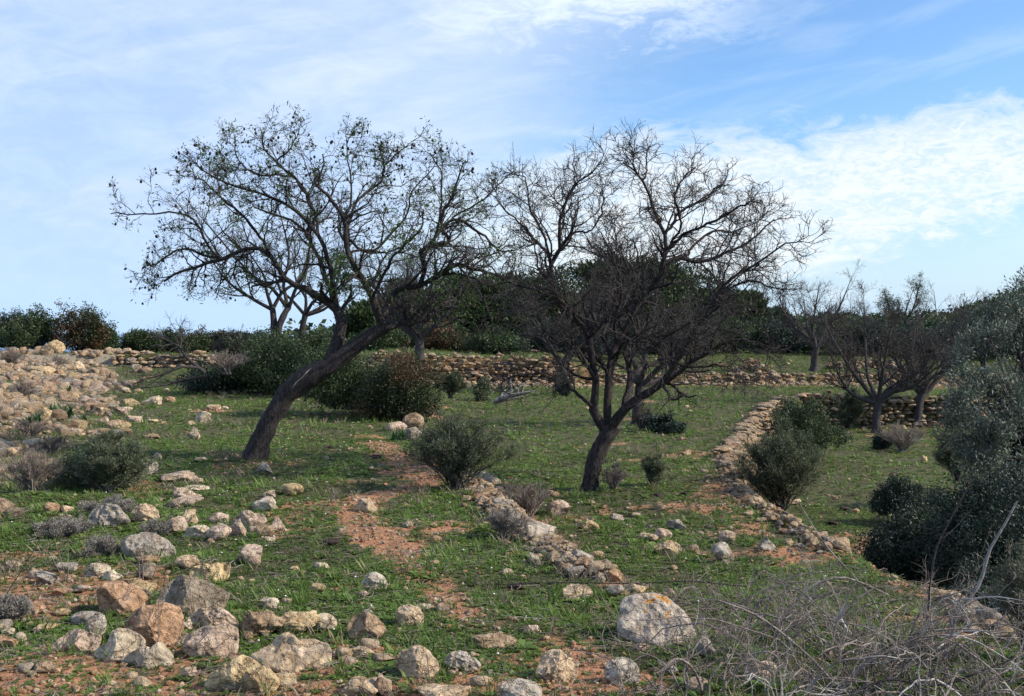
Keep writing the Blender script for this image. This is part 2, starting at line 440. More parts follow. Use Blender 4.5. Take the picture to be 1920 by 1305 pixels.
# ------------------------------------------------------------------ bare-soil map (world space, from ground bearings)
def gp(px, py): q = G(px, py); return (float(q[0]), float(q[1]))
PATH = [((700, 832), .35), ((770, 872), .62), ((830, 900), .45), ((700, 930), .28), ((655, 962), .30), ((720, 1012), .33), ((790, 1070), .26), ((850, 1135), .20), ((930, 1185), .32), ((1060, 1235), .34), ((1180, 1285), .30)]
SPOTS = [((450, 876), .55, .30), ((560, 950), .5, .12), ((120, 1270), 1.1, .28), ((30, 1295), .8, .25), ((60, 1130), .55, .22), ((600, 1232), .35, .16), ((480, 1290), .3, .12), ((760, 1296), .3, .12),
         ((1020, 925), .35, .25), ((1375, 925), .45, .8), ((1290, 950), .5, .2), ((1515, 1040), .4, .28), ((1400, 985), .25, .3), ((1810, 1175), .45, .35), ((1000, 1285), .5, .15), ((180, 1100), .6, .25),
         ((250, 1230), .45, .2), ((380, 770), .6, .2), ((640, 1100), .12, .06), ((800, 780), .6, .5), ((870, 880), .4, .5), ((840, 990), .35, .2)]
PW = [(gp(*p), w_ * .78) for p, w_ in PATH]; SW = [(gp(*p), a, b) for p, a, b in SPOTS]
def soil(x, y):
    m = np.zeros(np.broadcast(x, y).shape)
    wn = (fbm(x * 2.2, y * 2.2, 21) - .5) * 1.1 + (fbm(x * 9, y * 9, 33, 3) - .5) * 1.5
    for ((x0, y0), w0), ((x1, y1), w1) in zip(PW[:-1], PW[1:]):
        dx, dy = x1 - x0, y1 - y0; L = dx * dx + dy * dy
        t = np.clip(((x - x0) * dx + (y - y0) * dy) / L, 0, 1)
        d = np.hypot(x - x0 - t * dx, (y - y0 - t * dy)) / (w0 + (w1 - w0) * t) * 1.2
        m = np.maximum(m, ss(1.6, .45, d + wn))
    m = m * (ss(.36, .56, fbm(x * 1.5, y * 1.5, 99)) * ss(8.4, 6.8, y) * .8 + 1 - ss(8.4, 6.8, y) * .8)
    for (x0, y0), a, b in SW:
        d = np.hypot((x - x0) / a, (y - y0) / (b * 1.8)); m = np.maximum(m, ss(1.2, .5, d + wn * 1.2) * .78)
    m = np.maximum(m, ss(.70, .78, fbm(x * 1.1, y * 1.1, 60)) * .6)
    s1 = sdist(x, y, EDGE1); m = np.maximum(m, ss(.50, .15, np.abs(s1 - .12)) * ss(14, 12, y) * ss(6.2, 7.5, y))
    m = np.maximum(m, .5 * ss(1.4, .3, np.abs(y - 37.6) + wn) * ss(-6, -5, x))
    s2 = sdist(x, y, EDGE2); m = np.maximum(m, ss(.45, .12, np.abs(s2 - .12) + wn * .4) * ss(19, 16, y))
    return m
def rocky(x, y):
    s3 = -sdist(x, y, BANK); wn = (fbm(x * .9, y * .9, 71) - .5) * 2.6
    return np.clip(ss(-.6, .8, s3 + wn) * ss(8.8, 11, y), 0, 1)

# ------------------------------------------------------------------ ground sheet
def axis(segs):
    o = [segs[0][0]]
    for a, b, st in segs:
        n = max(1, int(round((b - a) / st))); o += list(np.linspace(a, b, n + 1)[1:])
    return np.array(o)
yy = axis([(-300, -20, 40), (-20, 3.4, 1.2), (3.4, 9, .045), (9, 20, .08), (20, 36, .18), (36, 41, .1), (41, 70, .6), (70, 200, 5), (200, 600, 25)])
xx = axis([(-500, -60, 20), (-60, -25, 1.2), (-25, -8, .22), (-8, -4, .1), (-4, 4.2, .05), (4.2, 9, .07), (9, 25, .25), (25, 60, 1.2), (60, 500, 20)])
XX, YY = np.meshgrid(xx, yy)
SO = soil(XX, YY); RK = rocky(XX, YY)
ZZ = Hh(XX, YY)
nx, ny = len(xx), len(yy)
idx = np.arange(nx * ny).reshape(ny, nx)
GF = np.stack([idx[:-1, :-1], idx[:-1, 1:], idx[1:, 1:], idx[1:, :-1]], -1).reshape(-1, 4)
mg, n, b = mat('field soil and short herbs', .97)
t = n.nodes.new('ShaderNodeTexCoord'); v = t.outputs['Object']
a1 = n.nodes.new('ShaderNodeAttribute'); a1.attribute_name = 'soil'; a2 = n.nodes.new('ShaderNodeAttribute'); a2.attribute_name = 'rock'
so_, rk_ = E(n, a1.outputs['Fac']), E(n, a2.outputs['Fac'])
g1 = noise_tex(n, v, 1.3, 6, .6, .3); g2 = noise_tex(n, v, 14, 6, .65); g3 = noise_tex(n, v, 60, 5, .7); g4 = noise_tex(n, v, 5, 5, .6)
soilc = mixc(n, g2.ss(.3, .7), (.200, .088, .044), (.410, .205, .105))
soilc = mixc(n, (g3.ss(.50, .66)) * .65, soilc, (.48, .29, .17))
green = mixc(n, g2.ss(.35, .7), (.065, .076, .024), (.125, .160, .040))
green = mixc(n, g4.ss(.50, .66) * .65, green, (.120, .085, .045))
green = mixc(n, g3.ss(.35, .5) * .5, (.045, .036, .020), green)
grit = mixc(n, g3.ss(.35, .65), (.22, .17, .12), (.42, .35, .26))
col = mixc(n, (so_ + (g2 - .5) * 1.1 + (g3 - .5) * .9).ss(.2, .8), green, soilc)
col = mixc(n, (rk_ + (g4 - .5) * .9).ss(.45, .85) * .8, col, grit)
n.links.new(col, b.inputs['Base Color']); bump(n, b, g3 * .7 + g2, .9, .03)
ground = structure(link_mesh('ground', np.stack([XX, YY, ZZ], -1), GF, mg, attrs={'soil': SO.ravel(), 'rock': RK.ravel()}))
# sea beyond the falling land
ms, n, b = mat('sea water', .25); b.inputs['Base Color'].default_value = (.05, .14, .26, 1)
structure(link_mesh('sea', np.array([(-8000, 250, -22), (8000, 250, -22), (8000, 8500, -22), (-8000, 8500, -22)]), np.array([[0, 1, 2, 3]]), ms))

# ------------------------------------------------------------------ stones
_ICO = {}
def ico(sub):
    if sub not in _ICO:
        bm = bmesh.new(); bmesh.ops.create_icosphere(bm, subdivisions=sub, radius=1.0)
        _ICO[sub] = (np.array([v.co[:] for v in bm.verts]), np.array([[v.index for v in f.verts] for f in bm.faces])); bm.free()
    return _ICO[sub]

def rock_shape(seed, sub=5, kind='b'):
    """unit stone: x, y in -.5..+.5, z 0..1"""
    g = np.random.default_rng(seed); V, Fc = ico(sub); V = V.copy()
    if kind in 'bswp': V = np.sign(V) * np.abs(V) ** .75
    npl = {'b': 13, 's': 11, 'w': 9, 'p': 12, 'r': 12, 'c': 12}[kind]
    for k in range(npl):
        nrm = unit(g.normal(size=3)); d = g.uniform(.52, .82) if kind != 'r' else g.uniform(.76, .93)
        ex = np.maximum(0, V @ nrm - d); V -= ex[:, None] * nrm
    amp = {'b': .105, 's': .10, 'w': .06, 'p': .11, 'r': .085, 'c': .20}[kind]; o = Vector(g.uniform(-50, 50, 3))
    disp = np.empty((len(V), 3))
    for i, p in enumerate(V):
        q = Vector(p)
        a = mnoise.noise(q * 1.6 + o) * 1.9 * amp + (abs(mnoise.noise(q * 3.7 + o)) - .3) * -1.2 * amp
        if sub >= 4: a += mnoise.noise(q * 8.5 + o) * .55 * amp + mnoise.noise(q * 19 + o) * .28 * amp
        disp[i] = p * a
    V = V + disp
    if kind == 'p': V[:, :2] *= (1.2 - .40 * (V[:, 2:3] + 1))
    V = V @ rotz(np.array(g.uniform(0, 6.28)))
    lo, hi = V.min(0), V.max(0); V = (V - lo) / (hi - lo); V[:, :2] -= .5
    if kind == 'w': V[:, 2] = V[:, 2] * .35 + (V[:, 1] + .5) * .62; V[:, 2] /= V[:, 2].max()
    return V, Fc

TONE = {'T': (.57, .44, .30), 'C': (.62, .54, .41), 'G': (.36, .34, .31), 'D': (.235, .20, .155), 'O': (.51, .30, .18), 'Y': (.56, .43, .24), 'P': (.54, .42, .34), 'B': (.34, .24, .155), 'W': (.52, .48, .42)}
STG = 'loose limestone stones in the field'
_rs = [100]
def stone(x0, y0, x1, y1, kind, tone, label, D=None, group=STG, rk=1.0, name='stone'):
    _rs[0] += 1; g = np.random.default_rng(_rs[0])
    cx = (x0 + x1) / 2; p = G(cx, y1 - (y1 - y0) * .06); d = p[1]
    W = (x1 - x0) * d / F * 1.17; a = (CAMZ - p[2]) / d; app = (y1 - y0) * d / F * 1.14
    Dp = D or W * g.uniform(.6, .8)
    if kind in 'sw' and D is None: Dp = max(W * .55, min(app / a * .7, W))
    Hm = max(.38 * app, app - (Dp * a * (.55 if kind != 'w' else .3)), .25 * W if kind not in 's' else .16 * W)
    sub = 5 if (x1 - x0) > 62 else (4 if (x1 - x0) > 22 else 3)
    V, Fc = rock_shape(_rs[0], sub, kind)
    sink = .24 * Hm
    V = V * np.array((W, Dp, Hm + sink)); V[:, 2] -= sink
    o = link_mesh(name, V, Fc, M_stone)
    yb = d + Dp * .42; xb = p[0] / d * yb if d > 0 else p[0]
    o.location = (xb, yb, float(Hh(xb, yb, False)))
    c = (np.array(TONE[tone]) * .74 + np.array((.52, .41, .28)) * .26) * g.uniform(.90, 1.08); o.color = (*c, 1)
    return tag(o, label, 'stone', group)

def traced(ol, kind, tone, label, seed, group=STG):
    """a stone whose tilted face has this outline (photo pixels), with its own bulk behind and below"""
    g = np.random.default_rng(seed); ol = np.array(ol, float); cx = (ol[:, 0].min() + ol[:, 0].max()) / 2; yb = ol[:, 1].max(); p = G(cx, yb - 2); s_ = p[1] / F
    tilt = R(40) if kind in 'sw' else R(66); va = math.atan2(CAMZ - p[2], p[1]); k_ = 1 / math.sin(tilt + va)
    o2 = np.stack([(ol[:, 0] - cx) * s_, (yb - ol[:, 1]) * s_ * k_], 1) * 1.03; ce = o2.mean(0); an = np.arctan2(o2[:, 1] - ce[1], o2[:, 0] - ce[0]); r0 = np.hypot(*(o2 - ce).T); od = np.argsort(an)
    na, nr, nb = 112, 30, 7; W_ = np.ptp(o2[:, 0]); S_ = min(W_, np.ptp(o2[:, 1])); A = np.linspace(-np.pi, np.pi, na, endpoint=False); Rr = np.interp(A, an[od], r0[od], period=2 * np.pi)
    Rr = Rr * (1 + .05 * np.array([mnoise.noise(Vector((math.cos(a) * 3, math.sin(a) * 3, seed * 1.7))) for a in A])); t = np.linspace(.01, 1, nr)[:, None]; X_ = ce[0] + np.cos(A) * Rr * t; Y_ = ce[1] + np.sin(A) * Rr * t
    dm = (.16 if kind in 'sw' else .42) * S_; h = dm * (1 - t ** 2.6) * np.ones_like(X_)
    for _ in range(7):
        an_ = g.uniform(0, 6.28); sl_ = g.uniform(.15, .9) * (1 if kind not in 'sw' else .35); d_ = g.uniform(.55, .95) * dm
        h = np.minimum(h, d_ - sl_ * ((X_ - ce[0]) * math.cos(an_) + (Y_ - ce[1]) * math.sin(an_)))
    h = np.maximum(h, -.15 * S_)
    V = np.stack([X_, Y_, h], -1).reshape(-1, 3); rings = [V.reshape(nr, na, 3)]; last = rings[0][-1]
    th = (.22 if kind in 'sw' else .62) * S_
    for j in range(1, nb):
        q = last.copy(); f = j / (nb - 1); w_ = 1 + .06 * math.sin(f * 2.6) - .30 * f ** 2; q[:, :2] = ce + (q[:, :2] - ce) * w_; q[:, 2] = last[:, 2] * (1 - f) - th * f; rings.append(q[None])
    V = np.concatenate(rings).reshape(-1, 3); o_ = Vector(g.uniform(-40, 40, 3)); am = S_ * (.16 if kind == 'c' else .09)
    dv = np.array([(mnoise.noise(Vector(v) * (3.2 / S_) * .5 + o_) * .8 - abs(mnoise.noise(Vector(v) * (2.6 / S_) + o_)) * .9 + mnoise.noise(Vector(v) * (7 / S_) + o_) * .35 + mnoise.noise(Vector(v) * (17 / S_) + o_) * .16) for v in V]) * am
    V[:, 2] += dv + am * .15; V[:, :2] += (V[:, :2] - ce) / S_ * dv[:, None] * .5
    n_ = nr + nb - 1; ix = np.arange(n_ * na).reshape(n_, na); Fc = np.stack([ix[:-1], ix[1:], np.roll(ix[1:], -1, 1), np.roll(ix[:-1], -1, 1)], -1).reshape(-1, 4)[:, ::-1]
    V = V @ rotx(np.array([tilt]))[0].T; o = link_mesh('stone', V, Fc[:, ::-1], M_stone); o.location = (p[0], p[1] + .1 * S_, p[2] - .06 * S_)
    c = (np.array(TONE[tone]) * .78 + np.array((.52, .41, .28)) * .22) * g.uniform(.92, 1.06); o.color = (*c, 1)
    return tag(o, label, 'stone', group)
def c2(*q): return [(a / 3.07, 880 + b / 3.07) for a, b in q]
def c3(*q): return [(400 + a / 3.07, 880 + b / 3.07) for a, b in q]
def c4(*q): return [(840 + a / 3.07, 880 + b / 3.07) for a, b in q]
OUT = {
(218,999): c2((675,410),(760,375),(850,367),(900,395),(985,480),(940,515),(850,505),(790,530),(720,520)),
(282,1087): c2((865,745),(900,690),(945,640),(1100,633),(1200,680),(1280,705),(1275,770),(1240,830),(1060,850),(990,820),(900,800)),
(173,1097): c2((530,700),(550,680),(700,665),(790,710),(830,770),(800,830),(700,850),(560,825),(535,770)),
(225,1137): c2((690,910),(720,860),(850,790),(980,790),(1005,850),(1000,940),(960,1040),(890,1030),(800,1010),(720,970)),
(344,1142): c2((1055,880),(1130,810),(1200,835),(1230,805),(1290,830),(1350,880),(1340,935),(1250,940),(1150,940),(1080,920)),
(336,1173): c2((1035,1030),(1060,960),(1120,925),(1210,910),(1330,920),(1340,1000),(1315,1095),(1200,1105),(1090,1090)),
(347,1052): c2((1065,590),(1130,555),(1200,560),(1250,535),(1300,540),(1300,590),(1240,665),(1170,660),(1110,640)),
(90,1188): c2((275,1020),(330,970),(470,945),(550,970),(545,1020),(500,1065),(400,1065),(290,1062)),
(166,1185): c2((510,1065),(590,1000),(605,940),(720,935),(795,990),(790,1050),(720,1090),(640,1118),(560,1100)),
(221,1206): c2((680,1090),(760,1050),(850,1045),(895,998),(930,1030),(980,1110),(940,1145),(820,1150),(700,1145)),
(459,1188): c3((180,1050),(250,1000),(350,945),(450,990),(630,1010),(650,1080),(630,1150),(580,1188),(480,1190),(330,1150),(240,1100)),
(380,1238): c3((-60,1235),(0,1160),(60,1120),(200,1102),(250,1150),(235,1210),(140,1270),(20,1295),(-40,1290)),
(431,1256): c3((95,1185),(170,1155),(330,1185),(360,1230),(345,1275),(250,1305),(130,1290)),
(648,1152): c3((762,900),(800,850),(880,838),(950,880),(985,930),(965,975),(860,995),(780,970)),
(740,1137): c3((1045,850),(1070,795),(1140,792),(1200,830),(1198,885),(1160,915),(1080,900)),
(674,1074): c3((845,665),(870,630),(905,595),(960,615),(995,655),(985,695),(910,708),(855,700)),
(738,1215): c3((1040,1110),(1060,1065),(1120,1040),(1200,1028),(1250,1075),(1290,1150),(1240,1212),(1150,1205),(1080,1170)),
(822,1223): c4((-20,1120),(10,1065),(80,1055),(130,1090),(190,1135),(150,1168),(60,1160)),
(431,957): c3((95,320),(130,265),(175,238),(220,255),(265,258),(290,290),(250,325),(180,352),(120,350)),
(1003,1216): c4((505,1195),(530,1120),(560,1050),(620,1033),(700,1080),(755,1120),(745,1195),(680,1238),(560,1230)),
(1135,1232): c4((910,1170),(960,1100),(1020,1083),(1080,1120),(1110,1190),(1075,1262),(980,1255),(920,1215)),
(1057,1097): c4((668,690),(700,670),(770,668),(815,680),(834,740),(770,752),(690,758)),
(1225,1019): c4((1185,455),(1240,440),(1330,430),(1352,460),(1320,500),(1250,508),(1200,480)),
(889,1188): c4((150,1000),(200,965),(280,950),(385,980),(370,1020),(300,1045),(180,1040)),
(160,947): c2((490,280),(500,235),(600,205),(680,240),(720,290),(665,320),(640,345),(520,315)),
(241,945): c2((740,260),(780,205),(840,205),(895,270),(890,310),(800,315),(750,300)),
(151,1059): c2((465,590),(500,555),(560,547),(615,565),(605,620),(560,640),(480,630)),
}
ROCKS = [
(300,886,363,907,'s','P','long flat pinkish stone lying just below the dark bush on the left'),
(364,898,382,907,'r','C','tiny pale stone at the right tip of the long flat pinkish stone'),
(266,868,294,892,'b','W','whitish grey stone against the right foot of the grey-green bush on the left'),
(350,911,392,923,'s','C','thin pale slab lying on top of a small heap of flat stones'),
(329,917,375,938,'b','P','middle grey-pink stone of the small heap of flat stones'),
(318,934,375,953,'s','P','lowest pair-shaped flat stone of the small heap'),
(83,945,114,966,'r','O','orange-tan rounded stone in the grass near the left edge, beneath dry stems'),
(114,950,136,966,'b','T','small tan stone touching the right side of an orange-tan rounded one'),
(160,947,236,985,'c','G','craggy blue-grey outcrop among grey heather at the left'),
(241,945,291,982,'p','T','tan pointed stone standing beside the craggy blue-grey outcrop'),
(313,973,348,1004,'b','P','upright pinkish stone at the left end of the middle stone cluster'),
(340,960,371,984,'p','T','small tan stone at the back of the middle stone cluster'),
(349,987,404,1011,'s','C','low pale flat stone with a dark mossy left end in the middle cluster'),
(386,987,431,1016,'b','P','rounded pinkish-tan stone in front of the flat one in the middle cluster'),
(392,965,427,985,'r','P','small pale boulder between the flat stone and the big pointed one'),
(431,957,495,994,'p','P','largest pointed pale tan stone of the middle cluster'),
(430,978,460,1008,'p','P','narrow upright stone leaning on the front of the largest pointed one'),
(462,989,484,1004,'b','G','small grey stone tucked under the right side of the large pointed one'),
(480,987,513,1010,'r','B','brownish round stone near the right end of the middle cluster'),
(506,973,532,1000,'p','P','pale three-cornered stone at the right end of the middle cluster'),
(476,935,518,961,'b','W','pale stone with a yellow-brown edge just above the middle cluster'),
(494,921,517,940,'b','P','small pinkish stone touching the top of the pale stone with the yellow edge'),
(527,911,567,931,'r','Y','lone yellowish stone in the grass, highest of those below the leaning tree'),
(493,1008,514,1019,'r','C','little cream chip below the brownish round stone'),
(62,984,86,1000,'b','P','small pink stone in the grass at the far left'),
(218,999,322,1054,'p','G','big smooth blue-grey boulder with a sloping right side'),
(256,1043,299,1063,'c','B','mossy brown-edged stone right under the big blue-grey boulder'),
(257,1061,291,1088,'b','D','purple-grey block standing behind pale stalks'),
(151,1059,201,1088,'r','C','smooth pale beige rounded boulder left of the yellow-tan one'),
(192,1072,229,1093,'p','C','cream wedge-like stone touching the smooth beige boulder'),
(326,1045,372,1071,'b','T','layered tan stone behind the large pale yellow one'),
(347,1052,426,1098,'c','Y','large pale yellow lumpy stone with a brown crack'),
(228,1085,291,1116,'b','Y','yellow-tan stone with lichen above the orange-tan boulder'),
(282,1087,418,1154,'b','D','big dark grey flat-topped boulder, largest in the left heap'),
(173,1097,271,1151,'b','O','orange-tan boulder with a grey-green left half'),
(225,1137,328,1220,'b','O','big rust-orange boulder in the centre of the left heap'),
(344,1142,441,1184,'c','P','pale pinkish knobbly stone leaning on the dark grey boulder'),
(336,1173,436,1239,'b','P','broad tan stone with a shaded hollow underneath it, below the knobbly one'),
(324,1168,358,1191,'s','C','small pale slab wedged beside the rust-orange boulder'),
(135,1149,191,1173,'r','G','rounded blue-grey stone left of the tall whitish one'),
(164,1157,198,1207,'b','W','tall whitish stone standing on end'),
(90,1188,180,1228,'b','P','long pinkish-brown stone lying in front of the tall whitish one'),
(166,1185,260,1244,'b','C','broad cream boulder with fine grey speckles'),
(221,1206,320,1256,'p','C','cream and grey stone with a sharp right-hand corner'),
(-6,1193,29,1220,'b','O','orange-pink stone cut by the left edge of the photo'),
(28,1188,48,1208,'r','C','egg-shaped cream stone near the left edge'),
(3,1179,27,1193,'b','C','small pale slab behind the egg-shaped stone'),
(65,1170,105,1186,'s','Y','thin yellow-tan slab half sunk in the grass'),
(101,1144,131,1158,'r','Y','small tan pebble-like stone above the thin sunk slab'),
(39,1130,82,1150,'s','O','flat rusty stone under a low green tuft'),
(99,1104,131,1121,'b','O','bright orange fragment in the gravel at the left'),
(67,1075,107,1099,'b','G','brown-bottomed grey stone left of the pale dead stalks'),
(54,1071,74,1085,'r','P','small knob of pink stone at the upper left of the brown-bottomed grey one'),
(107,1057,146,1076,'b','G','grey-green stone behind the pale dead stalks'),
(6,1053,37,1068,'s','P','flat pinkish stone near the left edge, level with the blue-grey boulder'),
(59,1240,107,1262,'p','B','brown and cream stone low in the red gravel corner'),
(195,1276,219,1288,'s','Y','small flat yellow stone near the bottom left'),
(340,1254,369,1272,'r','P','pale stone in dry litter between the two tan bottom boulders'),
(139,1098,168,1116,'s','G','low blue-grey stone left of the orange-tan boulder'),
(99,1255,113,1264,'r','O','small red-brown pebble-like stone in bare soil'),
(450,1149,528,1202,'c','B','dark brown craggy ledge with deep holes'),
(522,1152,597,1195,'c','Y','craggy yellow-brown ledge joined to the right of the dark brown one'),
(587,1154,629,1184,'r','C','pale smooth stone ending the craggy ledge'),
(459,1188,612,1269,'w','T','wide pale slab with a pointed top, largest stone of the bottom row'),
(380,1238,482,1301,'b','Y','tan boulder below and left of the wide pointed slab'),
(431,1256,518,1306,'b','Y','grey-topped tan stone partly in front of another at the bottom'),
(510,1266,554,1296,'r','Y','small end stone with a mossy rim right of the grey-topped one'),
(648,1152,722,1203,'r','B','round brown boulder with a dark hollow in its front'),
(680,1145,700,1160,'r','W','small white stone behind the round brown boulder'),
(740,1137,792,1178,'b','T','blocky tan stone with a ridge, right of the round brown boulder'),
(781,1136,808,1147,'s','C','thin pale flake lying behind the ridged tan block'),
(674,1074,725,1111,'b','W','lone light grey lumpy stone in the middle of the grass'),
(674,1108,690,1119,'r','P','pink chip below the lone light grey stone'),
(587,1058,616,1076,'b','C','small squared pale stone alone in the grass'),
(543,1064,561,1076,'b','Y','small orange-yellow chip left of the squared pale stone'),
(582,1097,609,1114,'r','Y','little tan stone below the squared pale one'),
(486,1124,520,1145,'b','C','pale angular stone above the craggy brown ledge'),
(449,1027,491,1064,'b','P','upright pale brown double stone alone above the heap'),
(668,939,709,964,'b','T','brown-tan stone at the edge of the dirt path'),
(648,1212,701,1239,'b','T','flat orange-tan stone below the round brown boulder'),
(701,1227,743,1246,'s','B','low brownish stone between the orange-tan one and the big tan boulder'),
(738,1215,821,1277,'b','T','big rough tan boulder in the bottom row with a shaded left face'),
(822,1223,900,1263,'c','W','white pitted stone to the right of the big rough tan boulder'),
(640,1276,711,1312,'b','T','tan stone cut by the bottom edge beside a narrow upright one'),
(702,1269,733,1308,'b','P','narrow upright stone at the bottom edge'),
(786,1291,878,1322,'s','T','long tan stone cut off by the bottom edge under green blades'),
(888,1188,966,1221,'b','B','dark low stone shadowed in front, on the bare dirt'),
(1003,1216,1087,1284,'c','T','gravelly tan conglomerate lump on the dirt near the bottom'),
(1135,1232,1202,1291,'b','W','whitish stone with a dark shaded left side near the bottom'),
(940,1279,1012,1325,'r','W','white-grey rounded stone cut by the bottom edge'),
(1057,1097,1111,1127,'s','T','smooth tan block just left of the great slab'),
(1244,1105,1269,1122,'p','P','small pink-tan stone behind the great slab'),
(1137,1099,1168,1122,'b','G','rough grey stone touching the upper left of the great slab'),
(1165,1096,1209,1117,'b','Y','grey-yellow stone behind the upper left corner of the great slab'),
(982,1174,1010,1192,'r','P','small rounded pinkish stone on the dirt left of the great slab'),
(1091,977,1121,995,'p','Y','orange-tan stone below the foot of the central tree'),
(1074,974,1090,983,'r','B','tiny brown stone left of the orange-tan one below the tree'),
(1145,964,1168,976,'s','W','small grey-white flat stone in the grass under the central tree'),
(1199,1001,1233,1018,'s','T','low tan stone, left one of the group of three in the grass'),
(1228,993,1258,1014,'r','P','rounded pinkish stone in the middle of the group of three'),
(1251,976,1285,998,'b','G','grey folded stone at the back of the group of three'),
(1225,1019,1280,1045,'p','Y','olive-tan broad stone in front of the group of three'),
(1226,944,1245,959,'r','B','small brown stone on the slope right of the tree foot'),
(1349,998,1377,1021,'r','P','pale knob-like stone sitting above a dark grey one'),
(1336,1022,1373,1058,'b','G','dark grey stone below the pale knob-like one'),
(1286,1023,1310,1042,'b','D','small blackish stone left of the dark grey one'),
(1111,1035,1132,1050,'r','Y','small yellow pitted stone beside the rubble ridge'),
(1028,941,1067,969,'b','P','pair of leaning tan stones at the upper end of the rubble ridge'),
(1194,1209,1217,1223,'r','P','small pink stone under the front lip of the great slab'),
(1239,1245,1276,1267,'p','G','grey three-cornered stone below the great slab'),
(1287,1273,1329,1301,'r','P','pinkish stone seen through bramble canes at the bottom'),
(1300,1198,1339,1233,'p','G','grey pointed stone against the lower right corner of the great slab'),
(1421,1012,1459,1037,'p','G','grey stone alone in the grass near the terrace edge'),
(1392,1244,1452,1278,'b','P','tan stone lying beneath the bramble tangle'),
(366,774,397,796,'b','C','pale jagged stone in the grass left of the leaning tree'),
(352,804,373,826,'p','C','white upright stone below the pale jagged one'),
(350,790,366,800,'r','T','tiny tan stone left of the pale jagged stone'),
(270,745,301,761,'b','C','pale double stone in the grass beyond the strap-leaved plants'),
(229,749,262,763,'p','Y','sloping tan stone behind a flat one at the edge of the rubble'),
(217,764,247,774,'s','P','flat pink slab over a smaller stone at the edge of the rubble'),
(222,771,242,781,'b','T','smaller stone directly below the flat pink slab'),
(170,765,203,780,'b','T','tan stone just right of the strap-leaved plant'),
(240,780,266,795,'s','P','pinkish tilted stone, lower of those by the dry stalks'),
(204,790,241,805,'s','B','brown overhanging flat stone with dark shade beneath'),
(188,783,204,796,'b','P','small grey-pink stone left of the brown overhanging one'),
(364,858,388,868,'s','T','low tan stone half buried left of the leaning trunk'),
(387,760,412,771,'r','T','rounded tan stone up in the field left of the leaning trunk'),
(415,762,428,769,'r','C','small whitish stone right of the rounded tan one in the field'),
(308,745,328,755,'r','O','orange-tan stone in the far grass'),
(272,786,298,794,'s','T','thin low stone right of the pinkish tilted one'),
(226,727,242,735,'r','C','small pale stone near the dead branches'),
(307,729,318,735,'r','C','tiny whitish stone in the far grass in front of the dead branches'),
(163,709,185,723,'p','Y','yellow-faced stone at the crest of the rubble edge'),
(169,722,201,740,'b','P','boulder with a dark hollow on the rubble edge'),
(109,736,145,755,'b','B','brown-faced leaning block behind the strap-leaved plant'),
(150,744,169,758,'r','P','rounded pink stone right of the brown-faced block'),
(167,747,189,757,'s','P','low pink slab at the right rim of the rubble'),
(66,766,100,790,'p','Y','tan pointed stone between two strap-leaved plants'),
(56,690,101,707,'s','Y','broad flat-topped tan slab on the rubble slope'),
(88,641,120,664,'r','Y','boulder with an orange lichen cap on the skyline of the rubble'),
(74,650,98,668,'b','T','block leaning against the lichen-capped boulder'),
(134,680,159,695,'p','T','tan boulder standing in the middle of the far rubble'),
(136,713,153,727,'r','C','pale rounded stone on the rubble edge above the pink ones'),
(8,842,33,858,'b','T','tan stone under grey dry shrubs at the left edge'),
(0,750,26,765,'b','B','brown boulder at the left edge of the rubble slope'),
(0,800,22,815,'s','T','flat boulder at the left edge below the strap-leaved plants'),
(483,868,510,891,'p','W','sharp white stone standing at the foot of the leaning trunk'),
(724,773,758,789,'s','C','pale slab leading the stone group below the large bush'),
(757,778,792,806,'r','B','rounded mossy boulder below the large bush'),
(724,794,761,809,'s','P','low pink slab below the rounded mossy boulder'),
(760,804,795,827,'b','G','grey stone in front of the rounded mossy boulder'),
(290,851,302,862,'r','C','tiny white stone in the grass right of the grey-green bush'),
(270,815,300,824,'s','B','thin brown stone above the grey-green bush'),
(1185,963,1200,971,'r','P','tiny pale chip in the grass right of the flat grey-white stone'),
(1655,960,1672,970,'r','T','small tan stone on the lower terrace grass'),
(1475,936,1500,948,'s','T','pale stone beside the shrub on the lower terrace'),
(1725,856,1738,868,'r','Y','yellowish stone alone on the lower terrace'),
]
for i_, r in enumerate(ROCKS):
    if r[:2] in OUT: traced(OUT[r[:2]], r[4], r[5], r[6], 40 + i_)
    else: stone(*r)
print('traced', sum(r[:2] in OUT for r in ROCKS), len(OUT))
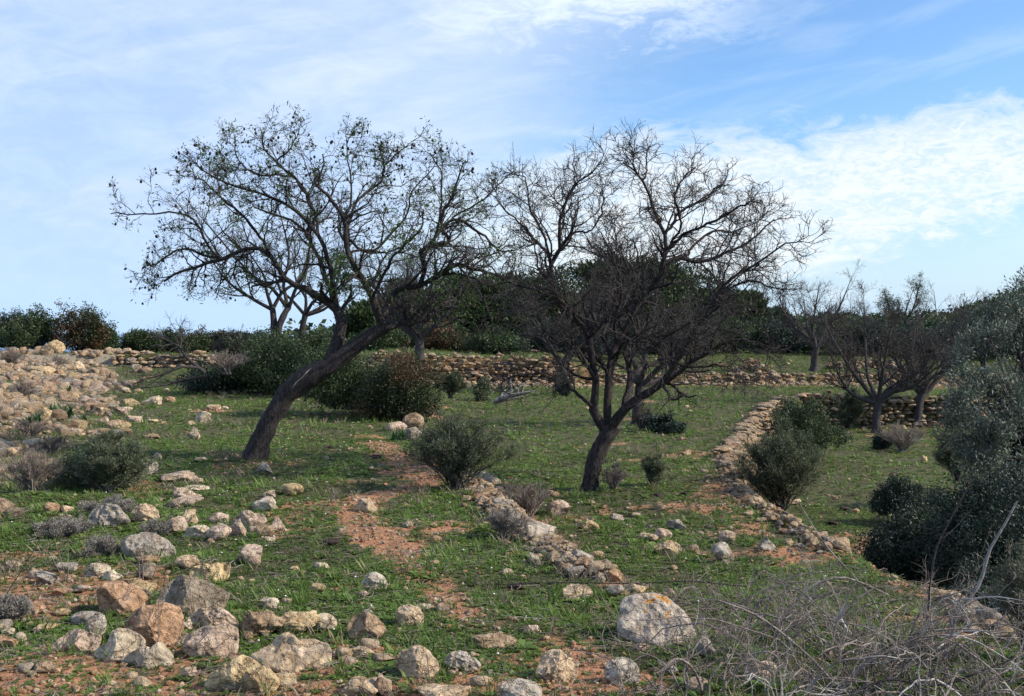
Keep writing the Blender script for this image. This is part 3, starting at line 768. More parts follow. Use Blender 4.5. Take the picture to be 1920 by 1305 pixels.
def slab_stone():
    ol = [(1176,1121),(1205,1113),(1245,1111),(1276,1128),(1296,1146),(1309,1172),(1310,1200),(1304,1226),(1285,1234),(1250,1226),(1222,1212),(1190,1200),(1164,1186),(1162,1172),(1168,1150)]
    p = G(1236, 1212); s_ = p[1] / F; tilt = R(40); va = math.atan2(CAMZ - p[2], p[1]); k_ = 1 / math.sin(tilt + va)
    o2 = np.array([((a_ - 1236) * s_, (1222 - c_) * s_ * k_) for a_, c_ in ol]); ce = o2.mean(0); an = np.arctan2(o2[:, 1] - ce[1], o2[:, 0] - ce[0]); r0 = np.hypot(*(o2 - ce).T); od = np.argsort(an); na, nr = 128, 40
    A = np.linspace(-np.pi, np.pi, na, endpoint=False); Rr = np.interp(A, an[od], r0[od], period=2 * np.pi); t = np.linspace(.01, 1, nr); V = []
    for j, tt in enumerate(t):
        for i in range(na):
            x_, y_ = ce[0] + math.cos(A[i]) * Rr[i] * tt, ce[1] + math.sin(A[i]) * Rr[i] * tt; q = Vector((x_ * 7, y_ * 7, 3.3))
            h = mnoise.noise(q) * .016 + (abs(mnoise.noise(q * 2.3)) - .3) * -.020 + mnoise.noise(q * 6) * .006 + mnoise.noise(q * 14) * .0035 - .035 * tt ** 7; V.append((x_, y_, h))
    for j in range(1, 6):
        for i in range(na):
            x_, y_, h = V[(nr - 1) * na + i]; w_ = 1 + .04 * mnoise.noise(Vector((x_ * 20, y_ * 20, j * 1.0))) - .02 * j; V.append((ce[0] + (x_ - ce[0]) * w_, ce[1] + (y_ - ce[1]) * w_, h - .035 * j))
    V = np.array(V); n_ = nr + 5; ix = np.arange(n_ * na).reshape(n_, na); Fc = np.stack([ix[:-1], ix[1:], np.roll(ix[1:], -1, 1), np.roll(ix[:-1], -1, 1)], -1).reshape(-1, 4)
    V = V @ rotx(np.array([tilt]))[0].T; o = link_mesh('stone', V, Fc, M_stone); o.location = (p[0], p[1], p[2] - .01); o.color = (.50, .44, .37, 1)
    return tag(o, 'great pale slab with orange lichen spots tilted towards the viewer', 'stone', STG)
great = slab_stone()
great['category'] = 'boulder'
m2 = M_stone.copy(); m2.name = 'lichened limestone'; n = m2.node_tree
bs = n.nodes['Principled BSDF']; src = bs.inputs['Base Color'].links[0].from_socket
t_ = n.nodes.new('ShaderNodeTexCoord'); nn = noise_tex(n, t_.outputs['Object'], 9, 5, .65, .6); sp_ = n.nodes.new('ShaderNodeSeparateXYZ'); n.links.new(t_.outputs['Object'], sp_.inputs[0])
ly = E(n, sp_.outputs[1]); lx = E(n, sp_.outputs[0])
n.links.new(mixc(n, (nn + (ly - .12).mx(-.12) * .75 + (lx.mx(-.1).mn(.15)) * .4).ss(.66, .70), src, (.52, .24, .05)), bs.inputs['Base Color'])
great.data.materials.clear(); great.data.materials.append(m2)

# loose stones of the left slope: the nearest ones singly, the rest as rubble
T3 = [rock_shape(900 + i, 3, 'bbprsc'[i % 6]) for i in range(12)]; T2 = [rock_shape(950 + i, 2, 'bprs'[i % 4]) for i in range(10)]
F3, F2 = T3[0][1], T2[0][1]; T3 = [a for a, _ in T3]; T2 = [a for a, _ in T2]
g = np.random.default_rng(31)
def bank_points(N, g, y0=9.5, y1=42):
    o = []
    while len(o) < N:
        y = y0 + (y1 - y0) * g.random(6000) ** 1.1; x = -y * g.uniform(.15, .62, 6000)
        k = (rocky(x, y) * (-.02 + 1.02 * ss(.42, .60, fbm(x * .9, y * .9, 91)))) > g.random(6000)
        o += list(zip(x[k], y[k]))
    return np.array(o[:N])
pts = bank_points(3900, g)
size = .055 + .24 * g.random(len(pts)) ** 4.0 + .003 * pts[:, 1]
vis = np.abs(pts[:, 0] / pts[:, 1]) < .47
score = np.where(vis, size / pts[:, 1], 0); order = np.argsort(-score)
NS = 300 - len(ROCKS) - 2 - 20
shared = []
for j, k in enumerate(order[:NS]):
    s = size[k]; sc3 = np.array((s * g.uniform(.9, 1.4), s * g.uniform(.7, 1.1), s * g.uniform(.5, .85)))
    if j < 8:
        V, Fc = rock_shape(5000 + j, 4, 'bprsbc'[j % 6]); me_o = link_mesh('stone', V - np.array((0, 0, .2)), Fc, M_stone); shared.append(me_o.data); o = me_o
    else:
        o = bpy.data.objects.new('stone', shared[j % 8]); C.objects.link(o)
    x, y = pts[k]; o.location = (x, y, float(Hh(x, y, False))); o.scale = sc3; o.rotation_euler = (g.normal() * .15, g.normal() * .15, g.uniform(0, 6.28))
    c = np.array(TONE['TTPTYTPBCG'[g.integers(10)]]) * g.uniform(.75, 1.05); o.color = (*c, 1)
    tag(o, 'angular limestone lump lying loose among the rubble of the left slope', 'stone', 'stones of the left rubble slope')
rest = order[NS:]; x, y = pts[rest].T; s = size[rest]
sc3 = np.stack([s * g.uniform(.9, 1.5, len(s)), s * g.uniform(.7, 1.1, len(s)), s * g.uniform(.5, .9, len(s))], 1)
V, Fc, iid = scatter(T2, F2, np.stack([x, y, Hh(x, y, False) - s * .12], 1), sc3, rotz(g.uniform(0, 6.28, len(s))), g.integers(0, len(T2), len(s)))
rb = stuff(link_mesh('rubble', V, Fc, M_rubble, attrs={'rnd': g.random(len(s))[iid]})); rb['label'] = 'countless small limestone pieces covering the left slope'
# gravel and chips on bare soil
def polar(N, g, y0, y1, half=.60, pw=1.6):
    y = y0 * (y1 / y0) ** (g.random(N) ** (1 / pw)); x = y * g.uniform(-half, half, N); return x, y
x, y = polar(190000, g, 4.0, 30)
m = soil(x, y) + .06 + .25 * rocky(x, y); k = m * ss(30, 9, y) ** .3 > g.random(len(x)) * 1.5; x, y = x[k][:30000], y[k][:30000]
s = (.006 + .026 * g.random(len(x)) ** 5) * (1 + y * .035)
t1 = [rock_shape(980 + i, 1, 'bps'[i % 3])[0] for i in range(6)]; f1 = ico(1)[1]
V, Fc, iid = scatter(t1, f1, np.stack([x, y, Hh(x, y) - s * .2], 1), np.stack([s * 1.3, s, s * .8], 1), rotz(g.uniform(0, 6.28, len(s))), g.integers(0, 6, len(s)))
gv = stuff(link_mesh('gravel', V, Fc, M_gravel, attrs={'rnd': g.random(len(s))[iid]})); gv['label'] = 'fine red-brown gravel and stone chips on the bare soil'
# medium stray stones in the open field
g = np.random.default_rng(77)
x, y = polar(60000, g, 4.2, 45, .58)
m = .0035 + .010 * soil(x, y) + .028 * ss(0, -1.0, x) * ss(8.0, 6.0, y) + .02 * ss(1.2, .2, np.abs(sdist(x, y, EDGE2) - .2)) + .01 * ss(30, 40, y)
k = m > g.random(len(x)); x, y = x[k], y[k]; s = .022 + .055 * g.random(len(x)) ** 2.5 + .002 * y
V, Fc, iid = scatter(T2, F2, np.stack([x, y, Hh(x, y) - s * .2], 1), np.stack([s * 1.4, s, s * .75], 1), rotz(g.uniform(0, 6.28, len(s))), g.integers(0, len(T2), len(s)))
o = stuff(link_mesh('pebbles', V, Fc, M_rubble, attrs={'rnd': g.random(len(s))[iid]})); o['label'] = 'small stray stones sprinkled through the grass'

# ------------------------------------------------------------------ dry-stone walls and ridges
def wall(name, label, pts, zb, zt, ln=.30, ht=.16, dep=.32, side=1, jit=.03, batter=.08, seed=1, cat='wall', crumble=0.0, tmpl=None, light=None):
    """courses of separate stones along a line; zb, zt are functions of the distance along it"""
    g = np.random.default_rng(seed); pts = np.array(pts, float); seg = np.linalg.norm(np.diff(pts, axis=0), axis=1); cum = np.r_[0, np.cumsum(seg)]; Lt = cum[-1]
    pos, scl, rot = [], [], []
    s = 0; n_c = 0
    top = max(zt(q) for q in np.linspace(0, Lt, 12)); bot = min(zb(q) for q in np.linspace(0, Lt, 12))
    z = bot
    while z < top + ht:
        h = ht * g.uniform(.8, 1.2); s = g.uniform(0, ln)
        while s < Lt:
            l = ln * g.uniform(.55, 1.5); c = s + l / 2
            if c < Lt and zb(c) - ht * 2.2 <= z <= zt(c) + g.uniform(-.5, .7) * ht - crumble * g.random() * (zt(c) - zb(c)):
                k = min(np.searchsorted(cum, c, 'right') - 1, len(seg) - 1); f = (c - cum[k]) / seg[k]; p = pts[k] + (pts[k + 1] - pts[k]) * f
                dr = (pts[k + 1] - pts[k]) / seg[k]; nr = np.array((dr[1], -dr[0])) * side
                q = p + nr * (-batter * (top - z) * -1 / max(.2, top - bot) + g.normal() * jit - dep * .3)
                pos.append((q[0], q[1], z)); scl.append((l * 1.06, dep * g.uniform(.8, 1.1), h * 1.12)); rot.append(math.atan2(dr[1], dr[0]) + g.normal() * .3)
            s += l
        z += h * .93
    pos, scl = np.array(pos), np.array(scl)
    V, Fc, iid = scatter(T3, F3, pos, scl, rotz(np.array(rot)), g.integers(0, len(T3), len(pos)))
    o = link_mesh(name, V, Fc, M_rubble, attrs={'rnd': (g.random(len(pos)) * .8)[iid]}); tag(o, label, cat); return o

def samp(pts, side_off):
    pts = np.array(pts, float); seg = np.linalg.norm(np.diff(pts, axis=0), axis=1); cum = np.r_[0, np.cumsum(seg)]
    def f(c):
        k = min(np.searchsorted(cum, c, 'right') - 1, len(seg) - 1); q = pts[k] + (pts[k + 1] - pts[k]) * (c - cum[k]) / seg[k]
        dr = (pts[k + 1] - pts[k]) / seg[k]; q = q + np.array((dr[1], -dr[0])) * side_off
        return float(Hh(q[0], q[1], False))
    return f
W1 = [(2.95, 14.2), (3.25, 16.3), (4.3, 20), (6.3, 27), (7.4, 29.4)]
wall('dry_stone_wall', 'long dry-stone terrace wall running away from the viewer beside the round dark shrub', W1, samp(W1, .7), lambda c, f=samp(W1, -.5): f(c) + .10, .19, .09, .30, 1, .05, .16, 3, crumble=.1)
W2 = [(7.6, 30.6), (8.2, 31.0), (20, 31.35)]
wall('dry_stone_wall', 'dry-stone wall facing the viewer across the end of the lower terrace', W2, samp(W2, .8), lambda c, f=samp(W2, -.6): f(c) + .08, .22, .11, .36, 1, .08, .25, 4, crumble=.25)
W3 = [(-5.2, 38.0), (-2.8, 37.8), (2.2, 38.0)]
wall('dry_stone_wall', 'yellowish dry-stone wall of the upper terrace seen between the two almond trees', W3, samp(W3, .7), lambda c, f=samp(W3, -.7): f(c) + .16, .24, .11, .45, 1, .13, .60, 5, crumble=.45)
W5 = [(-14.5, 39.6), (-9, 39.8), (-5.5, 39.7)]
wall('dry_stone_wall', 'low ruined field wall in front of the far left hedge', W5, samp(W5, .8), lambda c, f=samp(W5, -.7): f(c) + .10, .32, .13, .5, 1, .16, .5, 7, crumble=.6)

def ridge(name, label, pts, half, n, smin, smax, hgt, seed, cat='stone ridge'):
    g = np.random.default_rng(seed); pts = np.array(pts, float); q = spline(pts, 200); k = g.integers(0, 199, n)
    b = q[k] + (q[k + 1] - q[k]) * g.random((n, 1)); off = g.normal(size=(n, 2)) * half * .5
    x, y = (b + off).T; s = smin + (smax - smin) * g.random(n) ** 4
    z = Hh(x, y, False) + hgt * np.exp(-(off ** 2).sum(1) / (half * half) * 2) * g.uniform(.4, 1, n) - s * .3
    sc_ = np.stack([s * g.uniform(.9, 1.6, n), s * g.uniform(.7, 1.2, n), s * g.uniform(.5, .9, n)], 1)
    V, Fc, iid = scatter(T3, F3, np.stack([x, y, z], 1), sc_, np.einsum('nij,njk->nik', rotz(g.uniform(0, 6.28, n)), rotx(g.normal(size=n) * .3)), g.integers(0, len(T3), n))
    return tag(link_mesh(name, V, Fc, M_rubble, attrs={'rnd': g.random(n)[iid]}), label, cat)
e1 = [gp(895, 900), gp(940, 955), gp(985, 990), gp(1030, 1025), gp(1075, 1062), gp(1140, 1082)]
ridge('rubble_ridge', 'pale stony ridge of a sunken wall running down to the great slab', e1, .25, 2300, .012, .12, .08, 11)
e2 = [gp(1365, 862), gp(1372, 890), gp(1392, 925), gp(1440, 962), gp(1500, 1000), gp(1560, 1028), gp(1640, 1058)]
ridge('rubble_ridge', 'crumbled reddish edge of the terrace below the end of the dry-stone wall', e2, .20, 1900, .012, .12, .08, 12)
e3 = [gp(1640, 1058), gp(1700, 1092), gp(1800, 1140), gp(1915, 1190), gp(2050, 1250)]
ridge('rubble_ridge', 'low line of flat stones on the terrace edge under the dark thicket', e3, .14, 1300, .02, .16, .05, 13)
ridge('rubble_ridge', 'low crumbled upper terrace wall running behind the trees on the right', [(2.6, 38.0), (9, 38.05), (16, 38.0), (29, 38.1)], .50, 2600, .06, .24, .06, 6, 'stone ridge')
ridge('rubble_ridge', 'loose stones fallen at the foot of the yellowish terrace wall', [(-5.0, 36.9), (-1.5, 36.7), (2.2, 37.0)], .8, 900, .05, .26, .10, 9, 'stone ridge')
ridge('rubble_heap', 'bright orange earth and stone heap on the upper terrace behind the central tree', [(8.4, 40.2), (9.1, 40.3)], .4, 130, .08, .25, .42, 14, 'heap').data.materials[0] = M_gravel
ridge('rubble_heap', 'pale collapsed stone heap on the upper terrace behind the small bare tree', [(12.0, 41.2), (14.5, 41.3)], .5, 150, .10, .34, .28, 15, 'heap')

# grey boulders bedded in the rubble ridge
for b4 in [(925,938,955,962,'c','G','knobby grey boulder high in the stony ridge'), (925,962,975,986,'b','W','pale grey boulder bedded in the upper half of the stony ridge'), (985,984,1040,1022,'b','W','upright whitish boulder half way down the stony ridge'),
           (1068,1034,1112,1062,'s','G','smooth grey boulder on the right flank of the stony ridge'), (1100,1058,1140,1082,'s','G','long grey stone near the lower end of the stony ridge'), (1138,1068,1166,1092,'b','O','orange stone closing the lower end of the stony ridge'),
           (893,886,925,910,'b','C','cream block at the very top of the stony ridge beside the broom bush'), (1388,930,1412,945,'b','O','reddish block on the crumbled terrace edge'), (1530,1000,1552,1015,'b','P','pale block crowning the crumbled terrace edge'), (1565,1010,1592,1032,'b','T','tan block low on the crumbled terrace edge'), (1800,1148,1838,1172,'r','G','grey boulder on the terrace edge in front of the dark thicket')]:
    stone(*b4, group='stones of the two stony edges')

# dark clods
for cx_, cy_, w_, l_ in [(620,1021,34,'dark dung clod in the grass beside the dirt path'), (615,842,20,'flat black dung patch in the grass right of the leaning trunk'), (702,862,30,'dark clod at the top of the reddish bare patch'), (1235,932,22,'dark clod below the little shrub near the terrace edge'),
                     (1283,928,14,'small black clod near the bare red soil right of the tree'), (1150,880,22,'dark clod in the grass right of the central trunk'), (1560,985,26,'dark clod on the lower terrace'), (1585,958,22,'smaller dark clod on the lower terrace beyond another'), (968,1105,34,'purple-brown dung clod left of the smooth tan block'), (985,1117,18,'small round dung clod beside the purple-brown one')]:
    p = G(cx_, cy_); s = w_ * p[1] / F; V, Fc = rock_shape(int(cx_), 4, 'c')
    o = link_mesh('clod', V * np.array((s, s * .8, s * .38)), Fc, M_clod); o.location = tuple(p - np.array((0, 0, s * .05))); tag(o, l_, 'clod', 'dark clods in the field')

# ------------------------------------------------------------------ trees
def tube_parts(levels, sides):
    return [tubes(p, r, s) for (p, r), s in zip(levels, sides) if len(p)]

def limb_paths(limbs, d0, n=22):
    """limbs: rows of (px, py, depth offset, width in photo pixels)"""
    ps, rs = [], []
    for L in limbs:
        q = spline([(a, b, c * 100, e) for a, b, c, e in L], n)
        pts = np.array([P(a, b, d0 + c / 100) for a, b, c, e in q]); rad = np.maximum(q[:, 3] * .42 * (d0 + q[:, 2] / 100) / F, .002)
        ps.append(pts); rs.append(rad)
    return np.array(ps), np.array(rs)

def knob(paths, rads, g, amp=.10, sides=12):
    """trunk tube with lumpy bark"""
    V, Fc = tubes(paths, rads, sides); c = np.repeat(paths.reshape(-1, 3), sides, 0); dv = V - c
    nn = np.array([mnoise.noise(Vector(p) * 6) + .5 * mnoise.noise(Vector(p) * 17) for p in V])
    return c + dv * (1 + amp * 2 * nn[:, None]), Fc

def almond_tree(label, cat_part, d0, base_px, trunk, limbs, seed, lv2, lv3, lv4, bark=M_bark, fat=1.0):
    limbs = [L[:-1] + [tuple(np.array(L[-2]) * .5 + np.array(L[-1]) * .5)] for L in limbs]      # the finest twigs carry on from here
    g = np.random.default_rng(seed)
    limbs = [[(a_, b_ + max(0, 400 - b_) * .16, c_, e_) for a_, b_, c_, e_ in L] for L in limbs]
    b = P(base_px[0], base_px[1], d0); root = empty('almond_tree', b, label, 'tree')
    inv = -np.array(b)
    tp, tr = limb_paths(trunk, d0, 34); tr *= fat
    # root flare and lumps
    tr[0] = tr[0] * (1 + .35 * np.exp(-np.arange(34) / 2.2))
    V, Fc = knob(tp, tr, g, .10, 20); o = link_mesh('trunk', V + inv, Fc, bark, root)
    lp, lr = limb_paths(limbs, d0); lr *= fat * .95; lp0 = lp.copy(); tp0 = tp
    lp[:, 1:] += np.cumsum(g.normal(size=lp[:, 1:].shape) * np.array((.010, .014, .010)), 1)
    for i in range(len(lp)):                                  # let every limb spring from the one that carries it
        cand = [(tp[0], tp0[0])] + [(lp[j], lp0[j]) for j in range(i)]
        dd = [np.linalg.norm((c0 - lp0[i][0]) * np.array((1, .35, 1)), axis=1) for _, c0 in cand]; j = int(np.argmin([q.min() for q in dd]))
        if dd[j].min() < .3: lp[i] += (cand[j][0][int(dd[j].argmin())] - lp[i][0]) * np.linspace(1, 0, lp.shape[1])[:, None] ** 1.5
    roots = np.arange(len(lp)); leng = np.linalg.norm(np.diff(lp, axis=1), axis=2).sum(1)
    f = np.clip(leng / 1.6, .35, 1.3)
    p2, r2, q2 = grow(lp, lr, roots, np.maximum(3, (leng * lv2[0]).astype(int)), lv2[1], lv2[2], 8, (25, 70), .05, .24, .12, .55, .0055, f, g)
    p3, r3, q3 = grow(p2, r2, q2, lv3[0], lv3[1], lv3[2], 5, (30, 75), .10, .22, .12, .6, .0035, None, g)
    p3b, r3b, q3b = grow(lp, lr, roots, np.maximum(3, (leng * 6).astype(int)), .12, .45, 5, (35, 80), .18, .22, .2, .3, .003, None, g)
    p3 = np.concatenate([p3, p3b]); r3 = np.concatenate([r3, r3b]); q3 = np.concatenate([q3, q3b])
    p4, r4, q4 = grow(p3, r3, q3, lv4[0], lv4[1], lv4[2], 3, (30, 80), .08, .20, .15, .6, .0027, None, g)
    pos_end = p4[:, -1]; pos3 = p3[:, -1]
    for k in range(len(lp)):
        a = [knob(lp[k:k + 1], lr[k:k + 1], g, .09, 9)]; nf_ = [len(a[0][1])]
        for p_, r_, q_, s_ in ((p2, r2, q2, 5), (p3, r3, q3, 4), (p4, r4, q4, 3)):
            m = q_ == k
            if m.any(): a.append(tubes(p_[m], r_[m], s_)); nf_.append(len(a[-1][1]))
        V, Fc = join(a); mi = np.zeros(len(Fc)); mi[sum(nf_[:2]):] = 1; link_mesh('branch', V + inv, Fc, bark, root, mats=[bark, M_twig], midx=mi)
    print(label[:30], 'twigs', len(p4))
    return root, inv, pos_end, pos3, np.array(b)

# ---- left leaning tree
T1_trunk = [[(476,866,0,50),(486,835,0,48),(503,795,0,47),(530,750,0,50),(562,718,0,56),(592,699,0,54),(622,684,0,44),(655,658,0,40),(690,632,0,34),(722,614,0,31)]]
T1_limbs = [
 [(614,688,0,36),(629,655,.05,33),(641,618,.1,32),(640,597,.1,30),(628,572,.1,24),(600,552,.1,20),(568,532,.15,17),(540,518,.2,14),(511,469,.3,12),(480,458,.3,11),(437,473,.35,10),(391,487,.4,8),(335,508,.5,6),(300,530,.5,4)],
 [(628,575,.1,18),(621,532,0,15),(617,497,-.1,13),(600,440,-.2,11),(568,395,-.2,9),(532,363,-.3,8),(497,346,-.3,6),(434,321,-.4,5),(367,282,-.5,4),(367,262,-.5,2)],
 [(427,474,.35,8),(391,445,.4,7),(370,418,.4,6),(330,400,.3,5),(268,406,.3,4),(225,410,.3,3),(194,418,.3,2)],
 [(437,470,.35,8),(400,466,.5,7),(356,460,.6,6),(321,466,.6,5),(286,488,.7,4),(245,498,.7,2)],
 [(600,440,-.2,9),(590,400,.2,8),(570,350,.3,7),(540,310,.3,6),(505,268,.4,5),(496,240,.4,4),(494,208,.4,2)],
 [(590,400,.2,6),(560,330,-.3,5),(525,292,-.4,5),(548,262,-.4,4),(560,232,-.4,3),(562,206,-.4,2)],
 [(540,330,.3,6),(480,320,.6,5),(445,290,.8,4),(438,255,.8,3),(436,216,.8,2)],
 [(511,469,.3,8),(470,420,-.3,7),(420,380,-.6,6),(380,345,-.7,4),(345,325,-.8,2)],
 [(722,610,0,24),(706,580,-.1,21),(696,548,-.15,19),(681,518,-.2,17),(663,483,-.25,15),(650,448,-.3,13),(646,406,-.3,11),(622,363,-.4,9),(600,340,-.5,7),(612,300,-.5,5),(619,240,-.5,2)],
 [(647,420,-.3,9),(665,385,0,8),(692,350,.2,7),(719,320,.2,6),(722,284,.2,5),(745,258,.2,4),(776,233,.2,2)],
 [(720,318,.2,5),(712,285,.3,4),(708,262,.3,3),(712,240,.3,2)],
 [(650,448,-.3,8),(690,470,.3,7),(730,440,.6,6),(760,400,.8,5),(765,350,.8,4),(805,300,.8,3),(818,262,.8,2)],
 [(741,606,0,20),(741,570,.1,17),(757,540,.15,16),(797,528,.2,15),(832,514,.2,14),(868,498,.2,12),(903,512,.2,9),(953,533,.3,6),(1002,530,.4,4)],
 [(868,499,.2,7),(890,530,-.2,6),(917,568,-.3,5),(935,625,-.4,3),(940,660,-.4,2)],
 [(800,526,.2,12),(806,500,.1,14),(803,458,0,12),(845,446,-.1,9),(829,410,-.2,8),(847,349,-.2,6),(861,296,-.3,4),(873,268,-.3,2)],
 [(803,470,0,8),(829,430,.3,7),(829,380,.4,6),(828,321,.4,4),(812,286,.4,3),(801,254,.4,2)],
 [(806,440,-.1,8),(850,405,.2,8),(900,441,.3,7),(938,480,.3,5),(990,482,.3,3)],
 [(850,405,.2,5),(893,377,.3,5),(938,325,.3,3),(970,288,.3,2)],
 [(722,612,0,22),(760,600,.1,20),(797,597,.2,16),(820,575,.4,10),(850,560,.6,6),(870,545,.7,3)],
 [(641,600,.1,12),(590,470,.8,9),(560,420,1.0,7),(500,395,1.2,5),(450,370,1.3,3)],
 [(696,548,-.15,9),(720,500,-.7,8),(748,462,-.9,7),(790,420,-1.0,5),(800,360,-1.0,3)],
 [(663,483,-.25,9),(640,430,.6,8),(660,380,.9,6),(655,310,1.0,4),(650,262,1.0,3),(648,228,1.0,2)],
 [(540,518,.2,8),(500,530,.5,7),(455,500,.9,5),(420,540,1.0,3),(395,575,1.0,2)],
]
t1, inv1, e1_, e3_, base1 = almond_tree('leaning almond tree with dark fruits and sparse green leaves, bowed to the right', 'x', 14.0, (480, 866), T1_trunk, T1_limbs, 5, (7, .30, .80), (6, .14, .40), (5, .04, .15), fat=.90)
g = np.random.default_rng(8)
# green leaves, thick in the middle of the crown and at some tips
def px_of(p): return 960 + F * p[:, 0] / p[:, 1]
def py_of(p): return 620 - F * (p[:, 2] - CAMZ) / p[:, 1]
allp = np.concatenate([e1_, e3_]); den = fbm(allp[:, 0] * 2.2, allp[:, 2] * 2.2, 15)
u_, v_ = px_of(allp), py_of(allp)
prob = .18 + 1.5 * ss(.50, .62, den) * np.exp(-(((u_ - 600) / 190) ** 2 + ((v_ - 420) / 130) ** 2)) + .16 * ss(300, 240, v_)
k = prob > g.random(len(allp)) * 1.15; src_ = allp[k]
pos = np.repeat(src_, 4, 0) + g.normal(size=(len(src_) * 4, 3)) * .028
V, Fc = leaves(pos, .056, .26, g, flat=.1); link_mesh('leaves', V + inv1, Fc, M_alm, t1, attrs={'rnd': np.repeat(g.random(len(pos)), 4)})
# dry fruits hanging from the twigs
prob = .10 + .5 * ss(380, 260, v_) + .4 * ss(420, 250, u_); idxs = np.where(prob > g.random(len(allp)) * 9)[0]; g.shuffle(idxs)
V0, F0 = ico(2); V0 = V0 * np.array((.0145, .0115, .0195)); V0[:, 0] *= 1 - .35 * np.clip(V0[:, 2] / .0185, 0, 1)
nut0 = None
for k in idxs[:100]:
    p = allp[k] + np.array((0, 0, -.02))
    if nut0 is None: nut0 = link_mesh('almond', V0, F0, M_nut, t1); o = nut0
    else: o = nut0.copy(); C.objects.link(o)
    o.parent = t1; o.location = tuple(p + inv1); o.rotation_euler = (g.normal() * .4, g.normal() * .4, g.uniform(0, 6.28)); s_ = g.uniform(.9, 1.4); o.scale = (s_, s_, s_)
r_ = idxs[100:340]; N = len(r_)
V, Fc, _ = scatter([V0], F0, allp[r_] + inv1 + np.array((0, 0, -.02)), np.full((N, 3), 1.1), rotx(g.normal(size=N) * .4), np.zeros(N, int))
stuff(link_mesh('almonds', V, Fc, M_nut, t1))
# pale torn scar on the trunk
sp1 = np.array([[P(548, 728, 13.84), P(556, 716, 13.83), P(566, 708, 13.83), P(576, 697, 13.84), P(584, 690, 13.86)]])
V, Fc = tubes(sp1, np.array([[.002, .008, .004, .009, .002]]), 6); link_mesh('bark_scar', V + inv1, Fc, M_dead, t1)

